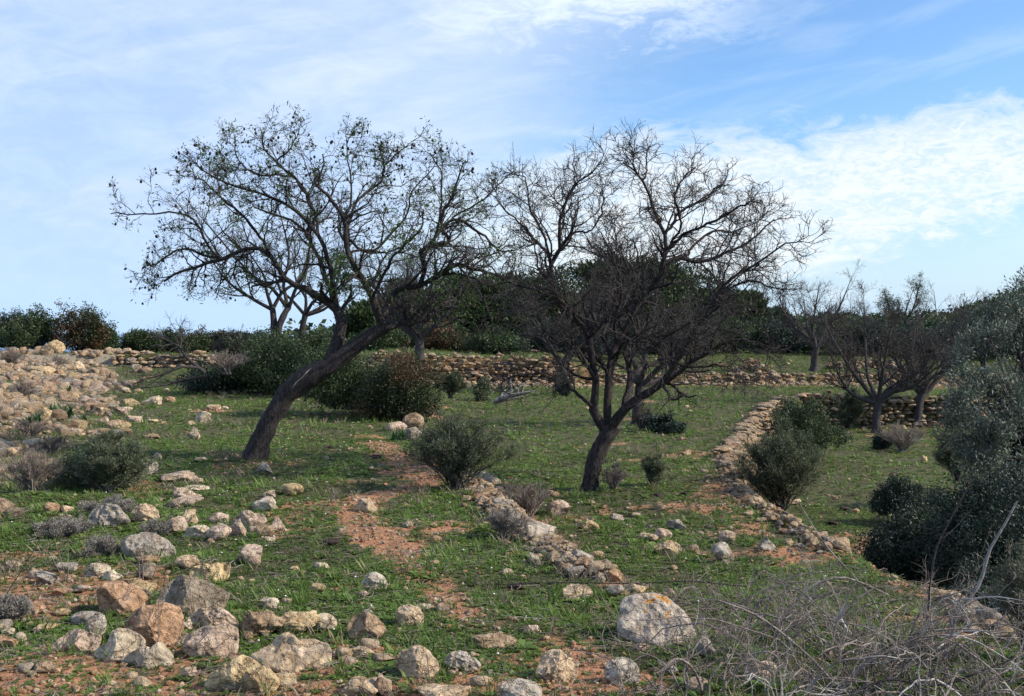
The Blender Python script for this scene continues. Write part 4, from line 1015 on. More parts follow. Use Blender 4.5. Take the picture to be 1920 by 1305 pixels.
# ---- central bare tree
T2_trunk = [[(1106,924,0,46),(1108,900,0,40),(1114,870,0,40),(1126,840,0,40),(1138,815,0,42),(1146,798,0,44)]]
T2_limbs = [
 [(1142,812,0,28),(1124,785,-.05,26),(1113,764,-.1,23),(1117,730,-.15,20),(1114,690,-.2,18),(1103,640,-.25,17),(1096,611,-.3,17),(1069,591,-.3,15),(1045,557,-.3,14),(1033,520,-.3,13),(1033,500,-.3,12),(1055,463,-.3,11),(1048,426,-.4,9),(1062,378,-.4,7),(1074,345,-.4,6),(1110,316,-.5,4),(1137,268,-.5,2)],
 [(1113,766,-.1,10),(1088,740,-.2,9),(1062,716,-.3,8),(1025,695,-.4,7),(995,687,-.5,6),(961,697,-.5,4),(934,730,-.5,2)],
 [(1146,805,.02,22),(1144,763,.05,22),(1147,702,.1,20),(1152,665,.15,19),(1170,635,.2,18),(1193,594,.2,17),(1217,560,.2,16),(1241,530,.2,14),(1248,500,.2,13),(1254,459,.2,11),(1235,419,.2,9),(1221,374,.2,7),(1202,338,.1,6),(1185,322,.1,5),(1154,300,.1,3)],
 [(1202,338,.1,5),(1206,300,.2,4),(1206,270,.2,3),(1205,250,.2,2)],
 [(1180,320,.1,5),(1182,290,0,4),(1180,257,0,3),(1178,234,0,2)],
 [(1254,462,.2,9),(1276,415,.4,8),(1305,385,.5,7),(1331,362,.6,5),(1352,341,.6,4),(1397,328,.6,2)],
 [(1250,480,.2,7),(1272,440,-.2,6),(1262,400,-.4,6),(1257,360,-.5,5),(1279,312,-.5,4),(1312,270,-.5,2)],
 [(1250,470,.2,8),(1301,433,.0,7),(1353,412,-.2,6),(1401,385,-.3,4),(1441,393,-.3,2)],
 [(1247,512,.2,13),(1283,498,.3,12),(1316,500,.3,10),(1353,481,.3,8),(1397,463,.3,6),(1441,426,.3,4),(1470,410,.3,2)],
 [(1290,500,.3,7),(1310,475,.6,7),(1349,442,.8,6),(1380,440,.9,5),(1420,420,1.0,3),(1452,398,1.0,2)],
 [(1150,806,0,26),(1168,782,-.05,25),(1192,758,-.1,23),(1217,743,-.15,21),(1244,722,-.2,18),(1270,690,-.3,14),(1305,640,-.3,12),(1349,562,-.4,10),(1379,525,-.4,8),(1423,500,-.4,6),(1471,466,-.5,4),(1520,456,-.5,2)],
 [(1349,562,-.4,7),(1397,532,-.6,6),(1440,540,-.7,4),(1489,534,-.8,2)],
 [(1244,722,-.2,12),(1290,690,-.6,10),(1330,660,-.8,8),(1386,636,-1.0,6),(1441,650,-1.1,4),(1500,668,-1.2,2)],
 [(1172,776,0,22),(1178,745,.15,21),(1184,715,.25,18),(1180,690,.4,13),(1176,650,.5,11),(1200,610,.7,9),(1190,560,.9,7),(1170,500,1.0,5),(1165,440,1.0,3),(1160,390,1.0,2)],
 [(1186,715,.25,14),(1215,695,.5,12),(1245,680,.8,10),(1290,640,1.0,8),(1330,600,1.1,6),(1380,580,1.2,4),(1440,570,1.2,2)],
 [(1096,611,-.3,9),(1060,570,-.8,8),(1010,540,-1.0,7),(960,520,-1.1,5),(920,480,-1.2,3),(900,440,-1.2,2)],
 [(1033,505,-.3,9),(1015,470,0,8),(1000,448,.1,7),(965,420,.2,5),(935,385,.2,4),(915,350,.2,2)],
 [(1055,463,-.3,7),(1085,430,-.7,6),(1120,420,-.9,5),(1135,370,-1.0,4),(1145,320,-1.0,2)],
 [(1040,480,-.3,7),(1020,420,-.7,6),(1000,370,-.8,5),(995,320,-.9,3),(985,300,-.9,2)],
 [(1062,378,-.4,5),(1070,330,0,4),(1076,300,.1,3),(1072,254,.1,2)],
 [(1103,635,-.25,10),(1135,600,-.8,9),(1160,550,-1.0,7),(1150,490,-1.1,6),(1130,440,-1.2,4),(1110,400,-1.2,2)],
 [(1217,560,.2,8),(1185,520,.6,7),(1150,500,.9,6),(1110,470,1.0,4),(1090,440,1.1,2)],
 [(1150,669,.15,10),(1180,630,-.6,9),(1213,648,-1.0,7),(1260,620,-1.2,6),(1310,600,-1.3,4),(1350,610,-1.3,2)],
 [(1270,690,-.3,7),(1310,690,-.4,6),(1350,685,-.5,4),(1385,700,-.5,3),(1405,720,-.5,2)],
 [(1103,645,-.25,9),(1075,660,-.7,8),(1040,640,-.9,6),(1000,600,-1.0,4),(960,590,-1.0,2)],
]
t2, inv2, e1b, e3b, base2 = almond_tree('bare dark almond tree with many upward stems in the centre, fruitless and leafless', 'x', 13.0, (1108, 922), T2_trunk, T2_limbs, 6, (9, .32, .90), (7, .16, .45), (5, .04, .17), fat=.90)

# ---- generic small bare trees
def bare_tree(label, px, py, top_py, w_px, seed, tw=14, forks=4, lean=0, bark=M_bark2, d=None, dense=1.0, group='bare trees further off', leafy=0, two=False, name='bare_tree'):
    g = np.random.default_rng(seed); b = G(px, py) if d is None else P(px, py, d); d = b[1]; sca = d / F
    h = (py - top_py) * sca * 1.1; wd = w_px * sca
    root = empty(name, b, label, 'tree', group)
    th = h * .24; tps = []
    for k in range(2 if two else 1):
        lx = lean * sca * .25 + (k * .22 * h * .5 if two else 0)
        tps.append(np.array([(0 + k * .05, 0, -.05), (lx * .3 + k * .05, g.normal() * .03, th * .5), (lx, g.normal() * .05, th)]))
    tp = np.array([spline(a, 8) for a in tps]); tr = np.array([np.linspace(tw * sca * .55, tw * sca * .42, 8)] * len(tps)); tr[:, 0] *= 1.35
    V, Fc = knob(tp, tr, g, .12, 10); link_mesh('trunk', V, Fc, bark, root)
    L = []
    for k in range(forks):
        s = tp[k % len(tps)][-1]; a = (k + .5) / forks * 2 * np.pi + g.normal() * .3 + seed
        r_ = wd * .5 * g.uniform(.65, 1.0); zt = h * g.uniform(.80, 1.06) if k % 2 else h * g.uniform(.58, .85)
        e = np.array((lean * sca + np.cos(a) * r_, np.sin(a) * r_ * .8, zt)); m_ = s + (e - s) * .45 + np.array((np.cos(a) * r_ * .12, 0, -.04 * h)) + g.normal(size=3) * .04 * h
        L.append(spline([s - np.array((0, 0, .02 * h)), s + (m_ - s) * .5 + g.normal(size=3) * .02 * h, m_, e], 12))
    lp = np.array(L); lr = np.linspace(tw * sca * .30, .006, 12)[None].repeat(len(L), 0)
    rr = np.zeros(len(L), int)
    p2, r2, q2 = grow(lp, lr, rr, int(9 * dense), h * .16, h * .38, 6, (25, 60), .22, .2, .15, .55, .006, None, g)
    p3, r3, q3 = grow(p2, r2, q2, int(7 * dense), h * .07, h * .2, 4, (25, 60), .15, .22, .15, .6, .0042, None, g)
    p4, r4, q4 = grow(p3, r3, q3, 4, h * .03, h * .09, 2, (25, 70), .1, .2, .15, .7, .0034, None, g)
    a = tube_parts([(lp, lr), (p2, r2), (p3, r3), (p4, r4)], (7, 4, 3, 3)); V, Fc = join(a); mi = np.zeros(len(Fc)); mi[len(a[0][1]) + len(a[1][1]):] = 1; link_mesh('crown', V, Fc, bark, root, mats=[bark, M_twig], midx=mi)
    if leafy:
        e = p4[:, -1]; e = e[g.random(len(e)) < leafy]; pos = np.repeat(e, 3, 0) + g.normal(size=(len(e) * 3, 3)) * .05
        V, Fc = leaves(pos, .09, .35, g); link_mesh('leaves', V, Fc, M_lentisk, root, attrs={'rnd': np.repeat(g.random(len(pos)), 4)})
    return root
bare_tree('bare tree with two dark stems rising behind the left bushes', 515, 640, 395, 300, 21, 13, 6, -20, two=True, d=30, bark=M_bark)
bare_tree('slanting bare tree directly behind the trunk fork of the leaning tree', 566, 640, 440, 190, 22, 12, 5, 30, d=32, bark=M_bark)
bare_tree('bushy bare tree with one straight trunk beyond the reddish bush', 787, 690, 470, 230, 23, 18, 7, -5, dense=1.35, d=27)
bare_tree('bare tree seen through the stems of the central tree, shrub at its foot', 1057, 735, 520, 260, 24, 16, 6, -10, dense=1.2)
bare_tree('bare tree close behind the right fork of the central tree', 1192, 797, 500, 300, 25, 17, 6, 40, dense=1.3)
bare_tree('small pale-twigged bare tree against the sky right of the central tree', 1526, 693, 535, 170, 26, 14, 6, 8, dense=1.1, d=39.5)
bare_tree('wide dusky bare tree standing on the lower terrace', 1643, 812, 585, 300, 27, 16, 8, 15, dense=1.5)
bare_tree('second bare tree on the lower terrace, partly hidden by the olive', 1718, 796, 595, 240, 28, 17, 7, 40, dense=1.3)
bare_tree('leafy-topped thin tree on the far right hillside', 1692, 640, 540, 130, 29, 8, 7, 0, d=60, leafy=.8, dense=1.1)
bare_tree('sparse whip-like bare sapling against the sky at the far right', 1775, 650, 545, 120, 30, 6, 5, 20, d=50, dense=.6)
bare_tree('lone bare twiggy tree rising behind the olive at the right edge', 1845, 650, 560, 90, 33, 7, 5, 0, d=40, dense=.7, leafy=.3)

# ---- leaf-covered bushes and trees
def lobes_pts(lobes, n, g, hollow=.55):
    lb = np.array(lobes, float); vol = lb[:, 3] * lb[:, 4] * lb[:, 5]; k = g.choice(len(lb), n, p=vol ** .75 / (vol ** .75).sum())
    u = unit(g.normal(size=(n, 3))); r = (hollow + (1 - hollow) * g.random(n)) ** .6
    nz = np.array([mnoise.noise(Vector(p) * 1.7 + Vector((q * 9., 0, 0))) for p, q in zip(u, k)])
    r = r * (1 + .5 * nz); p = lb[k, :3] + u * r[:, None] * lb[k, 3:6]; return p, u

def bush(label, px, py, w_px, h_px, material, n, leaf, seed,  depth=.7, name='bush', cat='bush', group=None, d=None, aspect=.5, nl=9, gap=.40, stems=M_bark2, shape=1.0, holes=2.2, lobes=None, trans_up=.3):
    g = np.random.default_rng(seed); b = G(px, py) if d is None else P(px, py, d); sca = b[1] / F
    W_, H_ = w_px * sca * 1.22, h_px * sca * 1.02
    root = empty(name, b, label, cat, group)
    if lobes is None:
        lobes = []
        for k in range(nl):
            a = g.uniform(-1, 1); dd = g.uniform(-1, 1) * depth * .5; hh = (1 - abs(a) ** 2.2 * .55 * shape) * g.uniform(.58, 1.0)
            rx = W_ * g.uniform(.11, .26); rz = H_ * hh * .5
            lobes.append((a * (W_ * .5 - rx), dd * W_ * .6, rz * 1.0, rx, rx * .9, rz * 1.02))
    else: lobes = [tuple(np.array(l) * np.array((W_, W_, H_, W_, W_, H_))) for l in lobes]
    p, u = lobes_pts(lobes, int(n * 1.6), g, .45)
    hol = fbm(p[:, 0] * holes / max(.6, H_ * .5) + seed, (p[:, 2] + p[:, 1] * .7) * holes / max(.6, H_ * .5), seed, 3); k = (hol > gap) | (g.random(len(p)) < .12); p, u = p[k][:n], u[k][:n]
    lowk = p[:, 2] > 0.0; p, u = p[lowk], u[lowk]
    V, Fc = leaves(p, leaf, aspect, g, dirs=g.normal(size=p.shape) + u * .5 + np.array((0, 0, trans_up)))
    rn = np.clip(.55 * g.random(len(p)) + .45 * ss(.3, .7, fbm(p[:, 0] * 2.5 / W_ * 2, p[:, 2] * 5 / W_, seed + 3)), 0, 1)
    link_mesh('foliage', V, Fc, material, root, attrs={'rnd': np.repeat(rn, 4)})
    ns = 26; e, _ = lobes_pts(lobes, ns, g, .95); e = e * np.array((1.08, 1.08, 1.12)); s = np.stack([g.normal(size=ns) * W_ * .06, g.normal(size=ns) * .05, np.full(ns, -.03)], 1)
    mid = s + (e - s) * .5 + g.normal(size=(ns, 3)) * .06 * H_ + np.array((0, 0, .1 * H_))
    lp = np.array([spline([a_, m_, e_], 9) for a_, m_, e_ in zip(s, mid, e)]); lr = np.linspace(max(.006, .012 * H_), .003, 9)[None].repeat(ns, 0)
    p2, r2, _ = grow(lp, lr, np.arange(ns), 7, H_ * .12, H_ * .32, 4, (25, 60), .2, .2, .3, .5, .003, None, g)
    V, Fc = join([tubes(lp, lr, 5), tubes(p2, r2, 3)]); link_mesh('stems', V, Fc, stems, root)
    tipp = np.repeat(np.concatenate([p2[:, -1], p2[:, -2], lp[:, -1], lp[:, -2]]), 9, 0); tipp = tipp + g.normal(size=tipp.shape) * leaf * .75; tipp = tipp[tipp[:, 2] > 0]
    V, Fc = leaves(tipp, leaf, aspect, g); link_mesh('sprigs', V, Fc, material, root, attrs={'rnd': np.repeat(g.random(len(tipp)), 4)})
    return root

def broom(label, px, py, w_px, h_px, material, seed, n0=26, d=None, name='broom_bush', cat='bush', stems=M_bark2, nleaf=5, leaf=.028, spread=60, group=None, l3=7, dry=False, thin=1.0):
    """many fine rising stems, small or no leaves"""
    g = np.random.default_rng(seed); b = G(px, py) if d is None else P(px, py, d); sca = b[1] / F; W_, H_ = w_px * sca, h_px * sca
    root = empty(name, b, label, cat, group)
    a = g.uniform(0, 6.28, n0); rr = g.random(n0) ** .6; e = np.stack([np.cos(a) * rr * W_ * .46, np.sin(a) * rr * W_ * .40, H_ * (1 - .45 * rr ** 2) * g.uniform(.6, 1.0, n0)], 1)
    s = np.stack([g.normal(size=n0) * W_ * .035, g.normal(size=n0) * W_ * .03, np.full(n0, -.02)], 1)
    mid = s + (e - s) * .5 + np.stack([-np.cos(a) * W_ * .02, -np.sin(a) * W_ * .02, np.full(n0, .06 * H_)], 1) + g.normal(size=(n0, 3)) * .035 * H_
    lp = np.array([spline([x_, y_, z_], 9) for x_, y_, z_ in zip(s, mid, e)]); lr = np.linspace(.0085, .003, 9)[None].repeat(n0, 0) * thin; W_ *= 1.05
    p2, r2, q = grow(lp, lr, np.arange(n0), 9, H_ * .18, H_ * .42, 5, (15, 45), .25, .14, .1, .55, .0026 * thin, None, g)
    p3, r3, q = grow(p2, r2, q, l3, H_ * .07, H_ * .2, 3, (18, 55), .15, .16, .1, .6, .0019 * thin, None, g)
    if dry:
        V, Fc = join([tubes(lp, lr, 4), tubes(p2, r2, 3), tubes(p3, r3, 3)]); link_mesh('stems', V, Fc, stems, root)
    else:
        V, Fc = join([tubes(lp, lr, 5), tubes(p2, r2, 3)]); link_mesh('stems', V, Fc, stems, root)
        V3, F3_ = tubes(p3, r3, 3); n3 = len(V3)
        pp = np.concatenate([p3[:, 1], p3[:, 2], p3[:, 3]]); pos = np.repeat(pp, nleaf, 0) + g.normal(size=(len(pp) * nleaf, 3)) * .012
        dirs = np.tile(np.repeat(unit(p3[:, 3] - p3[:, 0]), nleaf, 0), (3, 1)) + g.normal(size=pos.shape) * .6
        V, Fc = leaves(pos, leaf, .22, g, dirs=dirs)
        link_mesh('foliage', V, Fc, material, root, attrs={'rnd': np.repeat(g.random(len(pos)), 4)})
        link_mesh('twigs', V3, F3_, stems, root)
    return root

bush('long dark green bush below the leaning tree crown, green half left of the reddish one', 655, 765, 215, 135, M_lentisk, 24000, .050, 41, nl=12, d=21.5, gap=.36, group='large evergreen bushes in the field')
bush('reddish-green bush at the right end of the long dark one', 760, 788, 185, 150, M_redbush, 22000, .046, 42, nl=11, d=20.3, gap=.36, group='large evergreen bushes in the field')
bush('broad dark bush behind the leaning trunk, left of it', 520, 734, 250, 124, M_lentisk, 22000, .062, 43, nl=12, d=29, gap=.36, group='large evergreen bushes in the field')
bush('low bluish-green bush buried under dead branches at the left', 415, 733, 140, 70, M_dkshrub, 9000, .060, 44, nl=8, d=28.5, group='large evergreen bushes in the field')
bush('feathery light green bush right behind the two-stemmed bare tree', 590, 690, 130, 70, M_lentisk, 9000, .060, 45, nl=6, d=31, gap=.34)
broom('brown dry thorn bush between the hedge and the dark bush', 450, 690, 130, 75, None, 46, 40, d=33, stems=M_bark2, dry=True, name='thorn_bush', thin=2.2)
broom('grey tangled dry bush on top of the low bluish bush', 425, 700, 110, 50, None, 47, 34, d=27.6, stems=M_dryt, dry=True, name='thorn_bush', thin=1.8)
# fallen branch pile, left
g = np.random.default_rng(48); b = P(330, 722, 27.0); root = empty('dead_branch', b, 'fallen dead branch with brushwood at the left end of the dark bushes', 'branch')
lp, lr = limb_paths([[(385,700,0,10),(352,672,0,8),(335,650,0,6),(300,632,0,4),(285,625,0,2)], [(375,690,0,8),(340,688,-.3,6),(310,700,-.4,5),(270,712,-.5,3),(248,722,-.5,2)], [(350,668,0,5),(330,672,.3,4),(312,680,.3,2)], [(338,652,0,4),(340,635,.1,3),(338,612,.1,2)], [(390,705,0,6),(350,712,.2,5),(310,722,.2,3),(265,728,.2,2)]], 27.0, 14)
p2, r2, q = grow(lp, lr, np.arange(len(lp)), 12, .3, .9, 5, (20, 60), .05, .22, .2, .5, .006, None, g); p3, r3, q = grow(p2, r2, q, 6, .15, .4, 3, (25, 60), 0, .2, .2, .6, .004, None, g)
V, Fc = join([tubes(lp, lr, 7), tubes(p2, r2, 4), tubes(p3, r3, 3)]); V -= b; V[:, 2] = np.maximum(V[:, 2], -.12); link_mesh('branches', V, Fc, M_bark2, root)
# far left hedge
for k, (px, py, w_, h_, d_, l_, mt) in enumerate([(15,650,110,78,43,'dark bush at the very left end of the skyline hedge',M_dkshrub), (70,655,110,80,42,'rounded dark bush second in the skyline hedge',M_lentisk), (150,655,110,88,42,'tallest reddish-tipped bush of the skyline hedge',M_redbush), (200,656,60,45,42.5,'short dark bush on the right shoulder of the tallest hedge bush',M_lentisk),
     (250,660,120,42,44,'low hedge bush right of the tall ones',M_lentisk), (325,660,120,44,44,'low hedge bush above the fallen dead branch',M_lentisk), (395,660,120,42,44.5,'low hedge bush with brownish leaves left of the thorn bush',M_redbush), (455,657,110,44,45,'low dark hedge bush behind the brown thorn bush',M_dkshrub)]):
    bush(l_, px, py, w_, h_ * 1.02, mt, 9000, .085, 60 + k, nl=9, d=d_, gap=.33, group='bushes of the far left hedge', name='hedge_bush', shape=.6)
# bushes by the terrace wall and right side
bush('round dark green shrub growing against the dry-stone wall', 1505, 842, 150, 108, M_lentisk, 17000, .042, 71, nl=8, d=23.0, gap=.33, name='shrub')
broom('grey-green open shrub at the foot of the wall end', 1465, 965, 180, 170, M_broom, 72, 34, d=13.6, stems=M_bark2, nleaf=5, leaf=.035, name='shrub')
bush('green shrub between the wall end and the round dark shrub', 1450, 905, 90, 105, M_lentisk, 9000, .04, 73, nl=6, d=15.3, name='shrub')
bush('small dense shrub at the foot of the wide bare tree', 1648, 842, 50, 40, M_dkshrub, 3500, .04, 74, nl=4, name='shrub')
broom('thin upright grey shrub left of the wide bare tree', 1588, 808, 60, 80, M_broom, 75, 18, name='shrub', thin=1.8, leaf=.06)
broom('brown brushy clump right of the wide bare tree trunk', 1690, 848, 110, 60, None, 76, 34, dry=True, stems=M_dryt, thin=1.6, name='shrub')
broom('little grey-leaved shrub below the central tree to its right', 1226, 912, 62, 56, M_broom, 77, 16, name='shrub', nleaf=7, leaf=.03)
bush('low shrub clump at the foot of the tree behind the central one', 1236, 810, 80, 38, M_dkshrub, 5000, .04, 78, nl=5, name='shrub')
broom('dark brushwood against the trunk behind the central tree', 1202, 806, 50, 50, None, 79, 22, dry=True, stems=M_bark2, thin=1.4, name='shrub')
bush('small dark shrub at the foot of the tree seen through the stems', 1050, 742, 46, 40, M_dkshrub, 2500, .06, 80, nl=4, name='shrub')
bush('small grey shrub left of the bleached dead wood', 908, 752, 46, 42, M_broom, 2600, .06, 81, nl=4, name='shrub')
broom('small brown shrub right of the reddish bush', 845, 745, 60, 50, M_broom, 82, 16, name='shrub', thin=2, leaf=.06, d=25)
# the broom bush in the middle and the left one
broom('grey-green broom bush with fine upright sprigs in the middle of the photo', 856, 918, 225, 142, M_broom, 83, 44, nleaf=3, leaf=.028, l3=7)
bush('dark grey-green bush among the stones at the left', 182, 915, 175, 115, M_broom, 15000, .034, 85, nl=9, aspect=.25, gap=.36, stems=M_dryt)
broom('spiky outer sprigs of grey-green growth beside the left bush', 205, 925, 150, 112, M_broom, 86, 40, nleaf=5, leaf=.034, name='shrub', stems=M_dryt)
broom('dry grey-brown shrub at the left edge, tallest of the dry ones', 60, 925, 130, 85, None, 87, 34, dry=True, stems=M_dryt, name='dry_shrub')
broom('dry grey heather below the left bush', 205, 968, 120, 34, M_heath, 88, 34, nleaf=2, leaf=.02, stems=M_dryt, name='dry_shrub')
broom('dry grey heather mound left of the blue-grey outcrop', 120, 1005, 120, 30, M_heath, 89, 34, nleaf=2, leaf=.02, stems=M_dryt, name='dry_shrub')
broom('dry grey heather hugging the left of the big blue-grey boulder', 192, 1046, 80, 38, M_heath, 90, 30, nleaf=2, leaf=.018, stems=M_dryt, name='dry_shrub')
broom('dry grey heather behind the middle stone cluster', 290, 1006, 50, 26, M_heath, 92, 20, nleaf=2, leaf=.018, stems=M_dryt, name='dry_shrub')
broom('low green-grey tuft at the left edge above the flat rusty stone', 16, 1162, 80, 42, M_heath, 93, 26, nleaf=3, leaf=.02, stems=M_dryt, name='dry_shrub')
broom('dry purplish shrub on the upper part of the stony ridge', 985, 972, 140, 74, None, 94, 34, dry=True, stems=M_dryt, name='dry_shrub')
broom('dry grey shrub on the left flank of the stony ridge', 950, 1012, 110, 60, M_heath, 95, 26, nleaf=1, leaf=.02, stems=M_dryt, name='dry_shrub')
broom('dry stems at the right foot of the central trunk', 1150, 918, 60, 50, None, 97, 26, dry=True, stems=M_dryt, name='dry_shrub')
for k, (px, py, w_, h_, l_) in enumerate([(40, 745, 70, 30, 'grey dry cushion high on the rubble slope'), (60, 820, 80, 36, 'grey dry cushion on the rubble slope below the strap-leaved plants'), (20, 690, 60, 40, 'grey dry cushion at the left edge of the far rubble'), (110, 690, 60, 24, 'small grey dry cushion in the far rubble'), (98, 850, 70, 34, 'grey dry cushion just left of the grey-green bush')]):
    broom(l_, px, py, w_, h_, None, 98 + k, 36, dry=True, stems=M_dryt, name='dry_shrub', thin=1.3)
# right: dark thicket on the lower terrace
bush('dark rounded shrub at the left end of the thicket on the lower terrace', 1700, 965, 130, 90, M_dkshrub, 11000, .032, 110, nl=7, d=15.5, name='shrub', group='dark thicket shrubs')
bush('large blackish shrub in front of the olive, middle of the thicket', 1775, 1090, 290, 185, M_dkshrub, 44000, .030, 111, nl=12, d=11.0, name='shrub', group='dark thicket shrubs', gap=.33)
bush('blackish shrub under the olive crown, right part of the thicket', 1890, 1110, 270, 260, M_dkshrub, 44000, .030, 112, nl=12, d=10.0, name='shrub', group='dark thicket shrubs', gap=.33)
bush('lowest dark shrub of the thicket, spilling onto the terrace edge', 1850, 1165, 220, 120, M_dkshrub, 20000, .024, 113, nl=9, d=8.8, name='shrub', group='dark thicket shrubs', gap=.36)
broom('thin-stemmed pale-leaved shrub left of the olive above the thicket', 1795, 900, 100, 95, M_broom, 114, 18, d=17, name='shrub', leaf=.045)
broom('twiggy yellow-green shrub cut by the right edge near the bottom', 1925, 1215, 150, 190, M_broom, 115, 22, d=6.3, name='shrub', leaf=.02, nleaf=2, stems=M_dryt)
# olive
g = np.random.default_rng(120)
def olive(label, px, py, d, lobes, trunk, n, leaf, seed):
    g = np.random.default_rng(seed); b = P(px, py, d); root = empty('olive_tree', b, label, 'tree'); lb = []
    for (x_, y_, dd, rx, rz) in lobes:
        c = P(x_, y_, d + dd) - b; s_ = (d + dd) / F; lb.append((*c, rx * s_, rx * s_ * .9, rz * s_))
    p, u = lobes_pts(lb, int(n * 1.8), g, .35); hol = fbm(p[:, 0] * 3.1, (p[:, 2] + p[:, 1] * .6) * 3.1, seed, 3); k = (hol > .52) | (g.random(len(p)) < .06); p, u = p[k][:n], u[k][:n]
    V, Fc = leaves(p, leaf, .24, g, dirs=g.normal(size=p.shape) * .8 + u * .6 + np.array((0, 0, .5))); link_mesh('foliage', V, Fc, M_olive, root, attrs={'rnd': np.repeat(g.random(len(p)) ** 1.3, 4)})
    lp, lr = limb_paths(trunk, d, 12); V, Fc = knob(lp[:1], lr[:1], g); link_mesh('trunk', V - b, Fc, M_bark2, root)
    ns = 50; e, _ = lobes_pts(lb, ns, g, .7); st = np.array([lp[0, 8] - b] * ns); mid = (st + e) / 2 + g.normal(size=(ns, 3)) * .12
    q = np.array([spline([a_, m_, e_], 9) for a_, m_, e_ in zip(st, mid, e)]); qr = np.linspace(.03, .005, 9)[None].repeat(ns, 0)
    p2, r2, _ = grow(q, qr, np.arange(ns), 9, .2, .5, 4, (20, 50), .2, .15, .3, .4, .003, None, g)
    V, Fc = join([tubes(q, qr, 5), tubes(p2, r2, 3)]); link_mesh('branches', V, Fc, M_bark2, root)
olive('silvery olive tree filling the right edge', 1935, 1060, 12.0,
      [(1850,660,0,70,60),(1900,600,.3,60,55),(1935,560,.5,55,60),(1818,735,-.2,48,52),(1860,760,-.4,90,70),(1930,700,0,90,90),(1820,810,-.3,70,50),(1900,850,-.4,90,70),(1960,780,.3,90,90),(1990,640,.4,80,90),(1840,600,.4,35,30),(1912,530,.4,22,30),(1960,900,0,80,60),(1800,700,0,20,22),(1860,930,-.3,70,45),(2020,760,.5,90,110)],
      [[(1925,1070,0,40),(1915,1000,0,36),(1908,930,0,34),(1905,870,0,30),(1915,800,0,24),(1925,740,0,16)]], 44000, .050, 121)

# pines and mixed wood behind
def pine(label, px, py, top, w_px, d, seed, n=13000, group='pines on the rise behind the trees'):
    g = np.random.default_rng(seed); b = P(px, py, d); s_ = d / F; W_, H_ = w_px * s_, (py - top) * s_; root = empty('pine_tree', b, label, 'pine tree', group)
    W_ *= 1.3; H_ *= .93; tp = np.array([spline([(0, 0, -.1), (W_ * .02, 0, H_ * .5), (0, 0, H_ * .93)], 10)]); V, Fc = tubes(tp, np.linspace(.13, .03, 10)[None], 8); link_mesh('trunk', V, Fc, M_bark2, root)
    nc = 34; cz = H_ * (.16 + .80 * g.random(nc)); f = 1 - .62 * ((cz / H_ - .15) / .85) ** 2.6; a = g.uniform(0, 6.28, nc); rr = W_ * .5 * f * g.uniform(.35, .85, nc)
    lb = np.stack([np.cos(a) * rr, np.sin(a) * rr, cz, W_ * .19 * (f + .4), W_ * .19 * (f + .4), H_ * .10 * g.uniform(.8, 1.5, nc)], 1)
    p, u = lobes_pts(lb, n, g, .3); V, Fc = leaves(p, .26, .30, g, dirs=g.normal(size=p.shape) * .7 + u * .7 + np.array((0, 0, .6)))
    rn = np.clip(g.random(len(p)) * .6 + .4 * g.random(len(p)), 0, 1); link_mesh('crown', V, Fc, M_pine, root, attrs={'rnd': np.repeat(rn, 4)})
    e = lb[:, :3]; st = np.stack([np.zeros(nc), np.zeros(nc), np.clip(cz - H_ * .1, 0.1, None)], 1); q = np.array([spline([x_, (x_ + y_) / 2 + np.array((0, 0, .05)), y_], 6) for x_, y_ in zip(st, e)])
    V, Fc = tubes(q, np.linspace(.045, .012, 6)[None].repeat(nc, 0), 4); link_mesh('branches', V, Fc, M_bark2, root)
for k, (l_, px, py, top, w_, d_) in enumerate([
    ('leftmost low pine, just right of the leaning trunk',700,655,560,90,50), ('pine with a lighter crown behind the bushy bare tree',775,655,520,130,52), ('pine behind the drooping right limb of the leaning tree',865,655,505,120,55), ('pine in the gap between the two almond crowns',945,652,510,120,56),
    ('broad pine behind the left stems of the central tree',1035,652,500,150,54), ('pine behind the middle of the central crown',1125,652,480,150,56), ('tallest broad pine behind the right half of the central tree',1215,652,478,160,54), ('pine on the right flank of the wood',1290,655,500,130,55), ('shorter pine where the wood slopes down to the right',1345,655,545,100,56), ('small separate young pine right of the wood',1402,640,545,64,58), ('tiny pine beside the young separate one',1452,640,580,50,60)]):
    pine(l_, px, py, top, w_, d_, 200 + k)
for k, (px, py, w_, h_, d_, mt, l_) in enumerate([(735,665,130,65,46,M_lentisk,'dark undergrowth bush under the leftmost pines'), (840,662,130,60,46,M_redbush,'brownish undergrowth bush above the yellowish wall'), (935,662,130,50,44,M_lentisk,'bright green bush on the upper terrace above the yellowish wall'), (1040,660,140,60,47,M_dkshrub,'dark undergrowth bush behind the left stems of the central tree'),
       (1150,662,150,75,47,M_dkshrub,'dark undergrowth bush behind the middle stems of the central tree'), (1265,664,150,80,47,M_lentisk,'dark undergrowth bush behind the right stems of the central tree'), (1370,660,140,75,48,M_lentisk,'undergrowth bush behind the orange earth heap'), (1470,662,130,70,48,M_dkshrub,'undergrowth bush left of the small pale-twigged tree'), (1570,660,130,66,47,M_lentisk,'dark bush behind the small pale-twigged tree'), (1660,665,140,72,47,M_dkshrub,'dark bush behind the wide dusky tree'),
       (1750,668,150,80,46,M_dkshrub,'dark bush left of the olive crown on the far side'), (1850,668,160,90,45,M_dkshrub,'dark bush hidden behind the olive crown')]):
    bush(l_, px, py, w_, h_, mt, 7000, .10, 230 + k, nl=8, d=d_, gap=.30, group='undergrowth bushes of the wood', shape=.5)
